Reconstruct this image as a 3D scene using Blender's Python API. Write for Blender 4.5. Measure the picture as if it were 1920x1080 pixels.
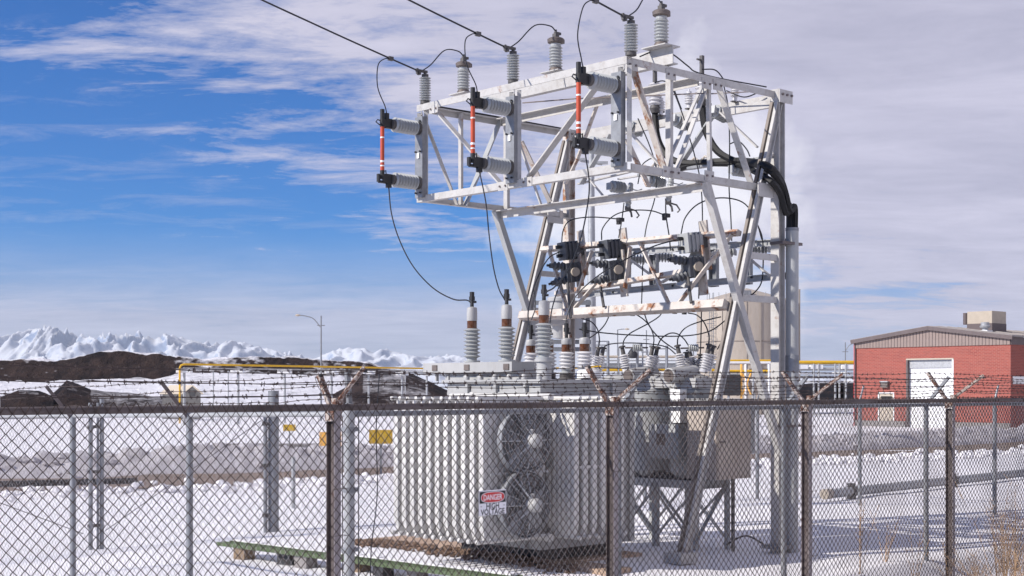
import bpy, math, random
import numpy as np
from mathutils import Vector, Matrix
R = math.radians
random.seed(7)
S = bpy.context.scene
for o in list(bpy.data.objects): bpy.data.objects.remove(o)
COL = S.collection

# ------------------------------------------------------------------ camera
F, HZ, CH = 2650.0, 730.0, 2.0          # focal length in photo pixels, horizon row, eye height
cd = bpy.data.cameras.new('camera'); cam = bpy.data.objects.new('camera', cd); COL.objects.link(cam)
cam.location = (0, 0, CH); cam.rotation_euler = (R(90), 0, 0)
cd.sensor_width = 36; cd.lens = F / 1920 * 36; cd.shift_y = (HZ - 540) / 1920
cd.clip_start = 0.1; cd.clip_end = 40000
S.camera = cam
# ------------------------------------------------------------------ sky and sun
SUN_EL, SUN_AZ_VEC = R(33), Vector((-0.93, -0.37))       # sun stands to the left and a little behind the viewer
w = bpy.data.worlds.new('World'); S.world = w; w.use_nodes = True
N, L = w.node_tree.nodes, w.node_tree.links
N.clear()
def nd(nodes, t, **k):
    n = nodes.new(t)
    for a, b in k.items(): setattr(n, a, b)
    return n
def math_(nodes, links, op, a, b=None, clamp=False):
    n = nd(nodes, 'ShaderNodeMath', operation=op); n.use_clamp = clamp
    for i, x in enumerate((a, b)):
        if x is None: continue
        if isinstance(x, (int, float)): n.inputs[i].default_value = x
        else: links.new(x, n.inputs[i])
    return n.outputs[0]
out = nd(N, 'ShaderNodeOutputWorld'); bg = nd(N, 'ShaderNodeBackground')
sky = nd(N, 'ShaderNodeTexSky', sky_type='NISHITA'); sky.sun_disc = False
sky.sun_elevation = SUN_EL; sky.sun_rotation = math.atan2(SUN_AZ_VEC.x, SUN_AZ_VEC.y)
sky.altitude = 1300; sky.air_density = 1.0; sky.dust_density = 0.3; sky.ozone_density = 3.0
tc = nd(N, 'ShaderNodeTexCoord'); sp = nd(N, 'ShaderNodeSeparateXYZ'); L.new(tc.outputs['Generated'], sp.inputs[0])
M = lambda op, a, b=None, c=False: math_(N, L, op, a, b, c)
dx, dy, dz = sp.outputs
zz = M('ADD', M('MAXIMUM', dz, 0.0), 0.10)
px_, py_ = M('DIVIDE', dx, zz), M('DIVIDE', dy, zz)
cx = nd(N, 'ShaderNodeCombineXYZ'); L.new(px_, cx.inputs[0]); L.new(py_, cx.inputs[1])
mp = nd(N, 'ShaderNodeMapping'); L.new(cx.outputs[0], mp.inputs[0])
mp.inputs['Rotation'].default_value = (0, 0, R(-34)); mp.inputs['Scale'].default_value = (0.85, 1.55, 1); mp.inputs['Location'].default_value = (3.1, 1.7, 0)
n1 = nd(N, 'ShaderNodeTexNoise'); n1.inputs['Scale'].default_value = 1.15; n1.inputs['Detail'].default_value = 12; n1.inputs['Roughness'].default_value = .64; n1.inputs['Distortion'].default_value = .9
L.new(mp.outputs[0], n1.inputs['Vector'])
n2 = nd(N, 'ShaderNodeTexNoise'); n2.inputs['Scale'].default_value = 3.2; n2.inputs['Detail'].default_value = 12; n2.inputs['Roughness'].default_value = .70; n2.inputs['Distortion'].default_value = .5
L.new(mp.outputs[0], n2.inputs['Vector'])
# cirrus deck: thick to the right, capped in the unseen sky overhead to cut fill light, thinning out towards the left
c0 = M('ADD', M('ADD', M('MINIMUM', dz, 0.22), M('MULTIPLY', dx, 0.52)), -0.088)
cov = M('ADD', M('MULTIPLY', c0, 6.0), M('MULTIPLY', M('ADD', n1.outputs['Fac'], -0.5), 3.1))
cov = M('ADD', cov, M('MULTIPLY', M('ADD', n2.outputs['Fac'], -0.5), 2.0))
cov = M('ADD', M('MULTIPLY', cov, 1.35), 0.10, True)
cov = M('POWER', cov, 0.8)
# thin wisps everywhere and the pale layer low on the horizon
wis = M('MULTIPLY', M('ADD', n2.outputs['Fac'], -0.50, True), 1.6, True)
low = M('SUBTRACT', 1.0, M('DIVIDE', M('ABSOLUTE', dz), 0.115), True)
low = M('MULTIPLY', M('POWER', low, 1.5), 2.2, True)
lown = M('MULTIPLY', low, M('ADD', M('ADD', M('MULTIPLY', n1.outputs['Fac'], 0.5), M('MULTIPLY', n2.outputs['Fac'], 0.9)), 0.38), True)
tot = M('MAXIMUM', M('MAXIMUM', cov, M('MULTIPLY', wis, 0.8)), M('MULTIPLY', lown, 0.85))
tot = M('MULTIPLY', tot, 0.96, True)
# billowing white cloud low behind the yard
vx = nd(N, 'ShaderNodeVectorMath', operation='SUBTRACT'); L.new(tc.outputs['Generated'], vx.inputs[0]); vx.inputs[1].default_value = (0.105, 0.985, 0.085)
vs = nd(N, 'ShaderNodeVectorMath', operation='MULTIPLY'); L.new(vx.outputs[0], vs.inputs[0]); vs.inputs[1].default_value = (1.0, 1.0, 0.72)
vl = nd(N, 'ShaderNodeVectorMath', operation='LENGTH'); L.new(vs.outputs[0], vl.inputs[0])
n3 = nd(N, 'ShaderNodeTexNoise'); n3.inputs['Scale'].default_value = 22; n3.inputs['Detail'].default_value = 7; L.new(tc.outputs['Generated'], n3.inputs['Vector'])
puff = M('SUBTRACT', 1.0, M('DIVIDE', vl.outputs['Value'], 0.105))
puff = M('ADD', puff, M('MULTIPLY', M('ADD', n3.outputs['Fac'], -0.5), 1.5))
puff = M('MULTIPLY', puff, 2.0, True)
shade = nd(N, 'ShaderNodeMix', data_type='RGBA'); shade.inputs['A'].default_value = (5.0, 4.95, 6.35, 1); shade.inputs['B'].default_value = (7.2, 7.0, 8.5, 1)
L.new(M('MULTIPLY', M('ADD', M('ADD', M('MULTIPLY', n1.outputs['Fac'], 0.6), M('MULTIPLY', n2.outputs['Fac'], 0.4)), -0.36), 3.6, True), shade.inputs['Factor'])
skc = nd(N, 'ShaderNodeMix', data_type='RGBA', blend_type='MULTIPLY'); skc.inputs['Factor'].default_value = 1
L.new(sky.outputs[0], skc.inputs['A']); skc.inputs['B'].default_value = (0.19, 0.64, 1.22, 1)
m1 = nd(N, 'ShaderNodeMix', data_type='RGBA'); L.new(tot, m1.inputs['Factor']); L.new(skc.outputs['Result'], m1.inputs['A']); L.new(shade.outputs['Result'], m1.inputs['B'])
m2 = nd(N, 'ShaderNodeMix', data_type='RGBA'); L.new(M('MULTIPLY', puff, 0.9), m2.inputs['Factor']); L.new(m1.outputs['Result'], m2.inputs['A']); m2.inputs['B'].default_value = (10.2, 10.1, 10.9, 1)
L.new(m2.outputs['Result'], bg.inputs[0]); bg.inputs[1].default_value = 0.083; L.new(bg.outputs[0], out.inputs[0])
sl = bpy.data.lights.new('sun', 'SUN'); so = bpy.data.objects.new('sun', sl); COL.objects.link(so)
sl.energy = 5.0; sl.angle = R(0.53); sl.color = (1.0, 0.94, 0.86)
sv = Vector((SUN_AZ_VEC.x * math.cos(SUN_EL), SUN_AZ_VEC.y * math.cos(SUN_EL), math.sin(SUN_EL)))
so.rotation_euler = sv.to_track_quat('Z', 'Y').to_euler(); so.location = (-20, -10, 30)
S.view_settings.view_transform = 'Standard'; S.view_settings.look = 'None'; S.view_settings.gamma = 1; S.view_settings.exposure = 0.24
S.view_settings.use_curve_mapping = False
S.render.engine = 'CYCLES'

# ------------------------------------------------------------------ yard axes (u runs right and away, v runs left and away)
PSI = R(42.5); NC = Vector((1.25, 15.6, 0))
U = Vector((math.cos(PSI), math.sin(PSI), 0)); V = Vector((-math.sin(PSI), math.cos(PSI), 0)); Z3 = Vector((0, 0, 1))
A_, B_, ZT, ZB = 2.83, 3.66, 5.68, 4.42           # length, width, top and bottom of the box truss
def Y(u, v, z): return NC + U * u + V * v + Z3 * z
def ray(x, y): return Vector(((x - 960) / F, 1.0, (HZ - y) / F))
EYE = Vector((0, 0, CH))
def at(x, y, d): return EYE + ray(x, y) * d
def hit(x, y, p, n):
    r = ray(x, y); return EYE + r * ((p - EYE).dot(n) / r.dot(n))
def on_u(x, y, u): return hit(x, y, NC + U * u, U)
def on_v(x, y, v): return hit(x, y, NC + V * v, V)
def on_z(x, y, z): return hit(x, y, Vector((0, 0, z)), Z3)
LEG0, LEG1 = (0.92, 0.02), (A_, ZT - 0.05)        # foot and head of the raking legs (u, z)
LN = (U * -(LEG1[1] - LEG0[1]) + Z3 * (LEG1[0] - LEG0[0])).normalized()
def on_leg(x, y, off=0.0): return hit(x, y, Y(LEG0[0], 0, LEG0[1]) + LN * off, LN)
def vof(x, u):                                      # v of the vertical line seen at column x in the plane u
    p = on_u(x, HZ, u); return (p - NC).dot(V)
def uof(x, v):
    p = on_v(x, HZ, v); return (p - NC).dot(U)

# ------------------------------------------------------------------ materials
MATS = {}
def bsdf(name):
    m = bpy.data.materials.new(name); m.use_nodes = True; t = m.node_tree
    return m, t.nodes, t.links, t.nodes['Principled BSDF']
def ramp(nodes, links, src, a, b):
    r = nodes.new('ShaderNodeMapRange'); r.clamp = True
    links.new(src, r.inputs[0]); r.inputs[1].default_value = a; r.inputs[2].default_value = b
    return r.outputs[0]
def noise(nodes, links, vec, scale, det=5, rough=.6, dist=0):
    n = nodes.new('ShaderNodeTexNoise'); n.inputs['Scale'].default_value = scale; n.inputs['Detail'].default_value = det
    n.inputs['Roughness'].default_value = rough; n.inputs['Distortion'].default_value = dist
    links.new(vec, n.inputs['Vector']); return n.outputs['Fac']
def mixc(nodes, links, fac, a, b):
    m = nodes.new('ShaderNodeMix'); m.data_type = 'RGBA'
    for key, x in (('Factor', fac), ('A', a), ('B', b)):
        if isinstance(x, (tuple, list)): m.inputs[key].default_value = (*x, 1) if len(x) == 3 else x
        elif isinstance(x, float): m.inputs[key].default_value = x
        else: links.new(x, m.inputs[key])
    return m.outputs['Result']
def surf(name, col, rough=.55, metal=0.0, var=.12, rust=0.0, rscale=5.0, rcol=(.20, .075, .03), rcol2=(.06, .03, .02), dirt=0.0, bump=.15, bscale=40.0, spec=.4, vscale=3.0, streak=False):
    m, n, l, b = bsdf(name)
    t = n.new('ShaderNodeTexCoord'); oi = n.new('ShaderNodeObjectInfo')
    off = n.new('ShaderNodeVectorMath'); off.operation = 'SCALE'; off.inputs[0].default_value = (37, 19, 53); l.new(oi.outputs['Random'], off.inputs['Scale'])
    ad = n.new('ShaderNodeVectorMath'); l.new(t.outputs['Object'], ad.inputs[0]); l.new(off.outputs[0], ad.inputs[1]); vec = ad.outputs[0]
    if streak:
        mpn = n.new('ShaderNodeMapping'); mpn.inputs['Scale'].default_value = (1, 1, .22); l.new(vec, mpn.inputs[0]); vec = mpn.outputs[0]
    a = noise(n, l, vec, vscale, 6, .65)
    c1 = tuple(max(0, x * (1 - var * 1.6)) for x in col); c2 = tuple(min(1, x * (1 + var)) for x in col)
    c = mixc(n, l, ramp(n, l, a, .3, .7), c1, c2)
    if dirt:
        d = noise(n, l, vec, vscale * 2.7, 8, .75)
        c = mixc(n, l, math_(n, l, 'MULTIPLY', ramp(n, l, d, .48, .75), dirt), c, (.16, .12, .09))
    ro = rough
    if rust > 0:
        r1 = noise(n, l, vec, rscale, 9, .72, .3); th = .78 - .42 * rust
        msk = ramp(n, l, r1, th, th + .09)
        r2 = noise(n, l, vec, rscale * 4, 5, .7)
        c = mixc(n, l, msk, c, mixc(n, l, ramp(n, l, r2, .35, .65), rcol2, rcol))
        ro = math_(n, l, 'ADD', math_(n, l, 'MULTIPLY', msk, .9 - rough), rough)
        b.inputs['Metallic'].default_value = 0
        if metal: l.new(math_(n, l, 'MULTIPLY', math_(n, l, 'SUBTRACT', 1.0, msk), metal), b.inputs['Metallic'])
    else: b.inputs['Metallic'].default_value = metal
    l.new(c, b.inputs['Base Color'])
    if isinstance(ro, float): b.inputs['Roughness'].default_value = ro
    else: l.new(ro, b.inputs['Roughness'])
    b.inputs['Specular IOR Level'].default_value = spec
    if bump:
        bn = noise(n, l, vec, bscale, 5, .7); bp = n.new('ShaderNodeBump'); bp.inputs['Strength'].default_value = bump; bp.inputs['Distance'].default_value = .01
        l.new(bn, bp.inputs['Height']); l.new(bp.outputs[0], b.inputs['Normal'])
    MATS[name] = m; return m
WHITE = surf('weathered_white_paint', (.455, .445, .435), .5, rust=.40, rscale=3.2, rcol=(.27, .12, .055), rcol2=(.12, .05, .03), dirt=.45, var=.07)
RUSTYW = surf('rust_streaked_white_paint', (.52, .475, .435), .6, rust=.62, rscale=4.2, rcol=(.32, .15, .075), rcol2=(.17, .07, .04), dirt=.35)
BRNGREY = surf('dark_brown_grey_steel', (.21, .18, .16), .7, var=.2, rust=.42, rscale=5, rcol=(.20, .10, .06), rcol2=(.09, .05, .035), dirt=.4)
GALV = surf('galvanised_steel', (.24, .25, .27), .5, .35, var=.16, dirt=.15, vscale=9)
GALVL = surf('pale_galvanised_steel', (.37, .38, .395), .5, .3, var=.14, dirt=.12, vscale=7)
GREYP = surf('grey_paint', (.36, .37, .375), .45, var=.08, dirt=.2, rust=.10, rscale=4, streak=True)
TANKP = surf('light_grey_tank_paint', (.38, .38, .38), .42, var=.07, dirt=.22, rust=.12, rscale=3.0, streak=True)
RADP = surf('radiator_paint', (.56, .55, .535), .45, var=.07, dirt=.2, rust=.10, rscale=3, streak=True)
RUST = surf('rusty_fence_steel', (.155, .13, .13), .75, var=.25, rust=.46, rscale=11, rcol=(.095, .05, .037), rcol2=(.03, .019, .018), dirt=.4)
RAILM = surf('dark_rusty_rail', (.105, .085, .085), .7, var=.3, rust=.45, rscale=7, rcol=(.10, .05, .038), rcol2=(.02, .013, .013))
POSTP = surf('flaking_lavender_grey_paint', (.33, .30, .315), .7, var=.15, rust=.36, rscale=14, rcol=(.12, .06, .045), rcol2=(.04, .025, .022), dirt=.4)
ARMM = surf('flaking_paint_over_rust', (.42, .37, .34), .7, rust=.80, rscale=24, rcol=(.16, .07, .045), rcol2=(.05, .028, .022), dirt=.4)
WIREB = surf('rusty_chain_link_wire', (.062, .043, .037), .75, .0, var=.3, rust=.45, rscale=3, rcol=(.085, .045, .032), rcol2=(.035, .022, .019), bump=0)
WIREG = surf('grey_chain_link_wire', (.34, .32, .33), .6, .1, var=.2, bump=0)
BARB = surf('rusty_barbed_wire', (.07, .052, .05), .8, .2, var=.3, bump=0)
PORC = surf('grey_porcelain', (.36, .37, .37), .18, var=.05, bump=0, spec=.6, dirt=.08)
PORCD = surf('dark_grey_resin', (.075, .08, .092), .5, var=.12, dirt=.1)
PORCW = surf('white_porcelain', (.62, .61, .62), .18, var=.05, bump=0, spec=.6, dirt=.06)
BLACKM = surf('black_hardware', (.022, .022, .024), .5, var=.2)
DARKG = surf('dark_grey_casting', (.10, .095, .095), .6, .3, var=.2, dirt=.2)
BROWNC = surf('weathered_bronze_cap', (.15, .125, .115), .6, .3, var=.2)
CABLE = surf('black_cable', (.006, .006, .007), .6, var=.2, bump=0)
WIREK = surf('dark_conductor', (.025, .027, .035), .5, .3, var=.2, bump=0)
REDF = surf('red_fibre_tube', (.47, .068, .028), .5, var=.15, dirt=.2)
LABELW = surf('white_label', (.78, .78, .78), .5, var=.04, bump=0)
AMBER = surf('amber_oil_glass', (.10, .030, .006), .08, var=.35, vscale=14, bump=0, spec=.7)
CONC = surf('tan_concrete', (.42, .30, .22), .9, var=.14, dirt=.2, bump=.5, bscale=25)
CONCG = surf('grey_concrete', (.24, .225, .22), .9, var=.15, dirt=.3, bump=.5, bscale=22)
GREEN = surf('green_fibreglass_grating', (.075, .11, .05), .6, var=.18, dirt=.3)
TIMB = surf('old_timber', (.23, .165, .11), .85, var=.25, dirt=.3, vscale=6)
YEL = surf('yellow_paint', (.62, .36, .015), .5, var=.1, dirt=.15)
YELD = surf('faded_yellow_sign', (.50, .31, .012), .55, var=.12, dirt=.2)
ORANGE = surf('orange_yellow_sign', (.80, .42, .085), .5, var=.1)
CREAM = surf('cream_tank_paint', (.37, .32, .27), .6, var=.10, dirt=.35, rust=.10, vscale=.6, streak=True)
TANCAB = surf('tan_cabinet_paint', (.40, .345, .30), .6, var=.10, dirt=.25, rust=.12, rscale=3)
SIDING = surf('brown_ribbed_siding', (.235, .18, .16), .55, var=.06)
TRIMB = surf('dark_brown_trim', (.115, .09, .09), .6, var=.1)
ROOFM = surf('grey_brown_roof_sheet', (.28, .25, .235), .6, var=.1)
WHITEP = surf('clean_white_paint', (.72, .72, .72), .45, var=.03, dirt=.05)
DKWIN = surf('dark_opening', (.02, .02, .022), .4, var=.2)
ROADM = surf('wet_gravel_road', (.185, .135, .105), .75, var=.25, dirt=.4, bump=.8, bscale=9, vscale=.8)
GRAVEL = surf('brown_gravel', (.16, .105, .075), .95, var=.35)
WEED = surf('dry_straw', (.42, .28, .17), .85, var=.25, bump=0)
TAN = surf('tan_metal', (.42, .36, .29), .6, var=.06)
SIGNR = surf('sign_red', (.52, .025, .022), .4, var=.06, bump=0)
SIGNK = surf('sign_black', (.012, .012, .013), .4, var=.1, bump=0)
SIGNW = surf('sign_white', (.75, .74, .77), .45, var=.04, dirt=.08, bump=0)
DARKM = surf('dark_machinery', (.03, .03, .034), .6, var=.3)
def snow_mat(name, col, bs=7.0, strength=.35, dirty=0.0):
    m, n, l, b = bsdf(name); t = n.new('ShaderNodeTexCoord'); vec = t.outputs['Object']
    a = noise(n, l, vec, .5, 7, .6); c = mixc(n, l, ramp(n, l, a, .3, .7), tuple(x * .95 for x in col), col)
    if dirty:
        d = noise(n, l, vec, 3.0, 8, .7)
        c = mixc(n, l, math_(n, l, 'MULTIPLY', ramp(n, l, d, .38, .62), dirty), c, (.20, .17, .16))
    l.new(c, b.inputs['Base Color']); b.inputs['Roughness'].default_value = .75; b.inputs['Specular IOR Level'].default_value = .25
    bn = noise(n, l, vec, bs, 8, .65); bp = n.new('ShaderNodeBump'); bp.inputs['Strength'].default_value = strength; bp.inputs['Distance'].default_value = .05
    l.new(bn, bp.inputs['Height']); l.new(bp.outputs[0], b.inputs['Normal']); MATS[name] = m; return m
SNOW = snow_mat('snow', (.76, .745, .77), 5.0, .14)
SNOWD = snow_mat('ploughed_dirty_snow', (.50, .48, .51), 12, .6, .42)
def hill_mat(name, lo, hi, nw=.30, dark=(.010, .008, .010), dark2=(.052, .034, .030), nsc=.06, snow=(.84, .83, .87)):
    m, n, l, b = bsdf(name); t = n.new('ShaderNodeTexCoord'); g = n.new('ShaderNodeNewGeometry'); vec = t.outputs['Object']
    s = n.new('ShaderNodeSeparateXYZ'); l.new(g.outputs['Normal'], s.inputs[0])
    a = noise(n, l, vec, nsc, 9, .75); f = noise(n, l, vec, nsc * 9, 6, .7)
    sl_ = math_(n, l, 'ADD', s.outputs[2], math_(n, l, 'MULTIPLY', math_(n, l, 'ADD', a, -.5), nw))
    sl_ = math_(n, l, 'ADD', sl_, math_(n, l, 'MULTIPLY', math_(n, l, 'ADD', f, -.5), .30))
    rock_shade = mixc(n, l, ramp(n, l, math_(n, l, 'ADD', math_(n, l, 'MULTIPLY', a, .55), math_(n, l, 'MULTIPLY', f, .45)), .42, .60), dark, dark2)
    l.new(mixc(n, l, ramp(n, l, sl_, lo, hi), rock_shade, snow), b.inputs['Base Color'])
    b.inputs['Roughness'].default_value = .9; b.inputs['Specular IOR Level'].default_value = .15
    bp = n.new('ShaderNodeBump'); bp.inputs['Strength'].default_value = .9; bp.inputs['Distance'].default_value = 2.0 if nsc > .02 else .5; l.new(f, bp.inputs['Height']); l.new(bp.outputs[0], b.inputs['Normal'])
    return m
def brick_mat():
    m, n, l, b = bsdf('red_brickwork'); t = n.new('ShaderNodeTexCoord'); mp = n.new('ShaderNodeMapping')
    l.new(t.outputs['UV'], mp.inputs[0])
    br = n.new('ShaderNodeTexBrick'); l.new(mp.outputs[0], br.inputs['Vector']); br.inputs['Scale'].default_value = 1
    br.inputs['Brick Width'].default_value = .30; br.inputs['Row Height'].default_value = .10; br.inputs['Mortar Size'].default_value = .010; br.inputs['Bias'].default_value = -.2
    br.inputs['Color1'].default_value = (.285, .066, .050, 1); br.inputs['Color2'].default_value = (.205, .046, .038, 1); br.inputs['Mortar'].default_value = (.34, .155, .125, 1)
    v = noise(n, l, t.outputs['UV'], .6, 6, .65); c = mixc(n, l, math_(n, l, 'MULTIPLY', ramp(n, l, v, .4, .7), .35), br.outputs['Color'], (.31, .11, .085))
    l.new(c, b.inputs['Base Color']); b.inputs['Roughness'].default_value = .9
    bp = n.new('ShaderNodeBump'); bp.inputs['Strength'].default_value = .5; bp.inputs['Distance'].default_value = .01; l.new(br.outputs['Fac'], bp.inputs['Height']); bp.invert = True; l.new(bp.outputs[0], b.inputs['Normal'])
    return m
BRICK = brick_mat()

# ------------------------------------------------------------------ mesh helpers
def frame(d, up=Z3):
    d = d.normalized()
    if abs(d.dot(up)) > .999: up = Vector((1, 0, 0)) if abs(d.x) < .9 else Vector((0, 1, 0))
    s = d.cross(up).normalized(); return d, s, s.cross(d).normalized()
class MB:
    def __init__(self): self.v = []; self.f = []
    def add(self, vs, fs):
        o = len(self.v); self.v += [tuple(x) for x in vs]; self.f += [tuple(i + o for i in q) for q in fs]; return self
    def box(self, c, sx, sy, sz, ax=None):
        X, Yx, Zx = ax or (Vector((1, 0, 0)), Vector((0, 1, 0)), Z3); c = Vector(c)
        vs = [c + X * (a * sx / 2) + Yx * (b * sy / 2) + Zx * (d * sz / 2) for d in (-1, 1) for b in (-1, 1) for a in (-1, 1)]
        return self.add(vs, [(0, 2, 3, 1), (4, 5, 7, 6), (0, 1, 5, 4), (2, 6, 7, 3), (0, 4, 6, 2), (1, 3, 7, 5)])
    def sweep(self, p0, p1, prof, up=Z3, roll=0):                # closed polygon profile (side, up) swept from p0 to p1
        p0, p1 = Vector(p0), Vector(p1); d, s, t = frame(p1 - p0, up)
        k = len(prof); vs = [p + s * a + t * b for p in (p0, p1) for a, b in prof]
        fs = [(i, (i + 1) % k, k + (i + 1) % k, k + i) for i in range(k)]
        return self.add(vs, fs + [tuple(range(k - 1, -1, -1)), tuple(range(k, 2 * k))])
    def bar(self, p0, p1, w, h, up=Z3): return self.sweep(p0, p1, [(-w/2, -h/2), (w/2, -h/2), (w/2, h/2), (-w/2, h/2)], up)
    def angle(self, p0, p1, w, t, up=Z3, sx=1, sy=1):             # L section
        return self.sweep(p0, p1, [(0, 0), (sx*w, 0), (sx*w, sy*t), (sx*t, sy*t), (sx*t, sy*w), (0, sy*w)], up)
    def chan(self, p0, p1, d, b, t, up=Z3, sx=1):                 # C section, web vertical
        return self.sweep(p0, p1, [(0, -d/2), (sx*b, -d/2), (sx*b, -d/2+t), (sx*t, -d/2+t), (sx*t, d/2-t), (sx*b, d/2-t), (sx*b, d/2), (0, d/2)], up)
    def hsec(self, p0, p1, d, b, t, up=Z3):                       # H section: web along 'up'
        return self.sweep(p0, p1, [(-b/2, -d/2), (b/2, -d/2), (b/2, -d/2+t), (t/2, -d/2+t), (t/2, d/2-t), (b/2, d/2-t), (b/2, d/2), (-b/2, d/2), (-b/2, d/2-t), (-t/2, d/2-t), (-t/2, -d/2+t), (-b/2, -d/2+t)], up)
    def tube(self, pts, r, n=8, cap=True):
        pts = [Vector(p) for p in pts]; m = len(pts); rr = r if isinstance(r, (list, tuple)) else [r] * m
        d0 = (pts[1] - pts[0]).normalized(); _, s, t = frame(d0); vs = []
        for i, p in enumerate(pts):
            d = (pts[min(i+1, m-1)] - pts[max(i-1, 0)]).normalized()
            s = (s - d * s.dot(d)).normalized(); t = d.cross(s)
            vs += [p + s * (math.cos(2*math.pi*k/n) * rr[i]) + t * (math.sin(2*math.pi*k/n) * rr[i]) for k in range(n)]
        fs = [(i*n+k, i*n+(k+1) % n, (i+1)*n+(k+1) % n, (i+1)*n+k) for i in range(m-1) for k in range(n)]
        if cap: fs += [tuple(range(n-1, -1, -1)), tuple(range((m-1)*n, m*n))]
        return self.add(vs, fs)
    def lathe(self, prof, n=20, p=(0, 0, 0), d=Z3):               # prof: (radius, height along d)
        p = Vector(p); d, s, t = frame(Vector(d)); m = len(prof); vs = []
        for r, h in prof: vs += [p + d*h + s*(math.cos(2*math.pi*k/n)*r) + t*(math.sin(2*math.pi*k/n)*r) for k in range(n)]
        fs = [(i*n+k, i*n+(k+1) % n, (i+1)*n+(k+1) % n, (i+1)*n+k) for i in range(m-1) for k in range(n)]
        return self.add(vs, fs + [tuple(range(n-1, -1, -1)), tuple(range((m-1)*n, m*n))])
    def mesh(self, name, mat, off=None, smooth=True):
        me = bpy.data.meshes.new(name)
        vs = self.v if off is None else [(a-off[0], b-off[1], c-off[2]) for a, b, c in self.v]
        me.from_pydata(vs, [], self.f); me.materials.append(mat)
        if smooth:
            me.polygons.foreach_set('use_smooth', [True] * len(me.polygons)); me.set_sharp_from_angle(angle=R(38))
        return me
    def build(self, name, mat, parent=None, smooth=True, kind=None, label=None):
        off = None
        if parent is not None:
            off = parent.get('_o') or (0, 0, 0)
        o = bpy.data.objects.new(name, self.mesh(name, mat, off, smooth)); COL.objects.link(o)
        if parent is not None: o.parent = parent; o['_o'] = tuple(off)
        if kind: o['kind'] = kind
        if label: o['label'] = label
        return o
def thing(name, label, cat, loc=(0, 0, 0), group=None, rot=None):
    o = bpy.data.objects.new(name, None); COL.objects.link(o); o.empty_display_size = .2
    o.location = loc; o['label'] = label; o['category'] = cat
    if group: o['group'] = group
    if rot is not None: o.rotation_euler = rot.to_euler()
    else: o['_o'] = tuple(loc)
    return o
def tag(o, label, cat, group=None):
    o['label'] = label; o['category'] = cat
    if group: o['group'] = group
    return o
def struct(o, kind='structure'): o['kind'] = kind; return o
def dup(root, loc, label, rot=None, group=None, scale=None):
    def cp(o, par):
        c = o.copy(); COL.objects.link(c); c.parent = par
        for ch in o.children: cp(ch, c)
        return c
    kids = list(root.children); r = root.copy(); COL.objects.link(r); r.location = loc; r['label'] = label
    if rot is not None: r.rotation_euler = rot.to_euler()
    if scale: r.scale = (scale,)*3
    if group: r['group'] = group
    for ch in kids: cp(ch, r)
    return r
def spline(pts, sub=6):
    P = [Vector(p) for p in pts]; P = [P[0]*2-P[1]] + P + [P[-1]*2-P[-2]]; out = []
    for i in range(1, len(P)-2):
        a, b, c, d = P[i-1:i+3]
        for k in range(sub):
            t = k/sub; out.append(.5*((2*b)+(c-a)*t+(2*a-5*b+4*c-d)*t*t+(3*b-a-3*c+d)*t**3))
    return out + [P[-2]]
def sheds(n, rc, rs, z0, z1, lip=.35):                            # ribbed insulator profile
    p = [(rc*1.05, z0)]; h = (z1-z0)/n
    for i in range(n):
        a = z0 + i*h; p += [(rc, a+h*.12), (rs*.97, a+h*.42), (rs, a+h*.52), (rs*.95, a+h*.62), (rc, a+h*.92)]
    return p + [(rc*1.05, z1)]
def UR(): return Matrix.Rotation(PSI, 3, 'Z')                     # rotation of the yard axes
AX = (U, V, Z3)

# ------------------------------------------------------------------ ground
def sstep(a, b, x):
    t = np.clip((x-a)/(b-a), 0, 1); return t*t*(3-2*t)
ROAD = [(-60, 19), (-30, 27), (-11.9, 32.8), (-3, 36.7), (4, 42), (10.5, 47.8), (21.7, 60), (34, 78), (50, 105)]
RP = np.array([tuple(p)[:2] for p in spline([(a, b, 0) for a, b in ROAD], 10)])
def road_d(x, y):
    d = np.full(np.shape(x), 1e9)
    for i in range(len(RP)-1):
        a, b = RP[i], RP[i+1]; ab = b-a; t = np.clip(((x-a[0])*ab[0]+(y-a[1])*ab[1])/(ab@ab), 0, 1)
        d = np.minimum(d, np.hypot(x-a[0]-t*ab[0], y-a[1]-t*ab[1]))
    return d
rng = np.random.default_rng(5)
WAV = [(rng.uniform(.2, 3.2), rng.uniform(0, 6.28), rng.uniform(0, 6.28)) for _ in range(26)]
GCX, GCY = (655-960)/F*10.55, 10.55
def gnd(x, y):
    x = np.asarray(x, float); y = np.asarray(y, float)
    z = -.6*sstep(26, 90, y) - .14*sstep(1, 7, -x)*sstep(8, 14, y)
    out_ = (x-GCX)*-math.sin(R(45.5))+(y-GCY)*math.cos(R(45.5))                                # distance inside the grey fence line
    z = z-.30*sstep(-.02, .38, -out_)*(1-sstep(24, 34, y))
    s = 0
    for k, a, ph in WAV: s = s + np.sin(k*(x*math.cos(a)+y*math.sin(a))+ph)/(1+k*2.2)
    return z + s*.020*(1-sstep(60, 140, y))
def g0(x, y): return float(gnd(x, y))
xs = np.unique(np.round(np.concatenate([np.linspace(-14, 16, 190), -14-np.geomspace(.2, 7000, 46), 16+np.geomspace(.2, 7000, 46)]), 4))
ys = np.unique(np.round(np.concatenate([np.linspace(-6, 3, 8), np.linspace(3.2, 34, 200), 34+np.geomspace(.2, 9600, 80)]), 4))
GX, GY = np.meshgrid(xs, ys); GZ = gnd(GX, GY)
rd = road_d(GX, GY); GZ = GZ - .06*(1-sstep(3.3, 3.9, rd))
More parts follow.
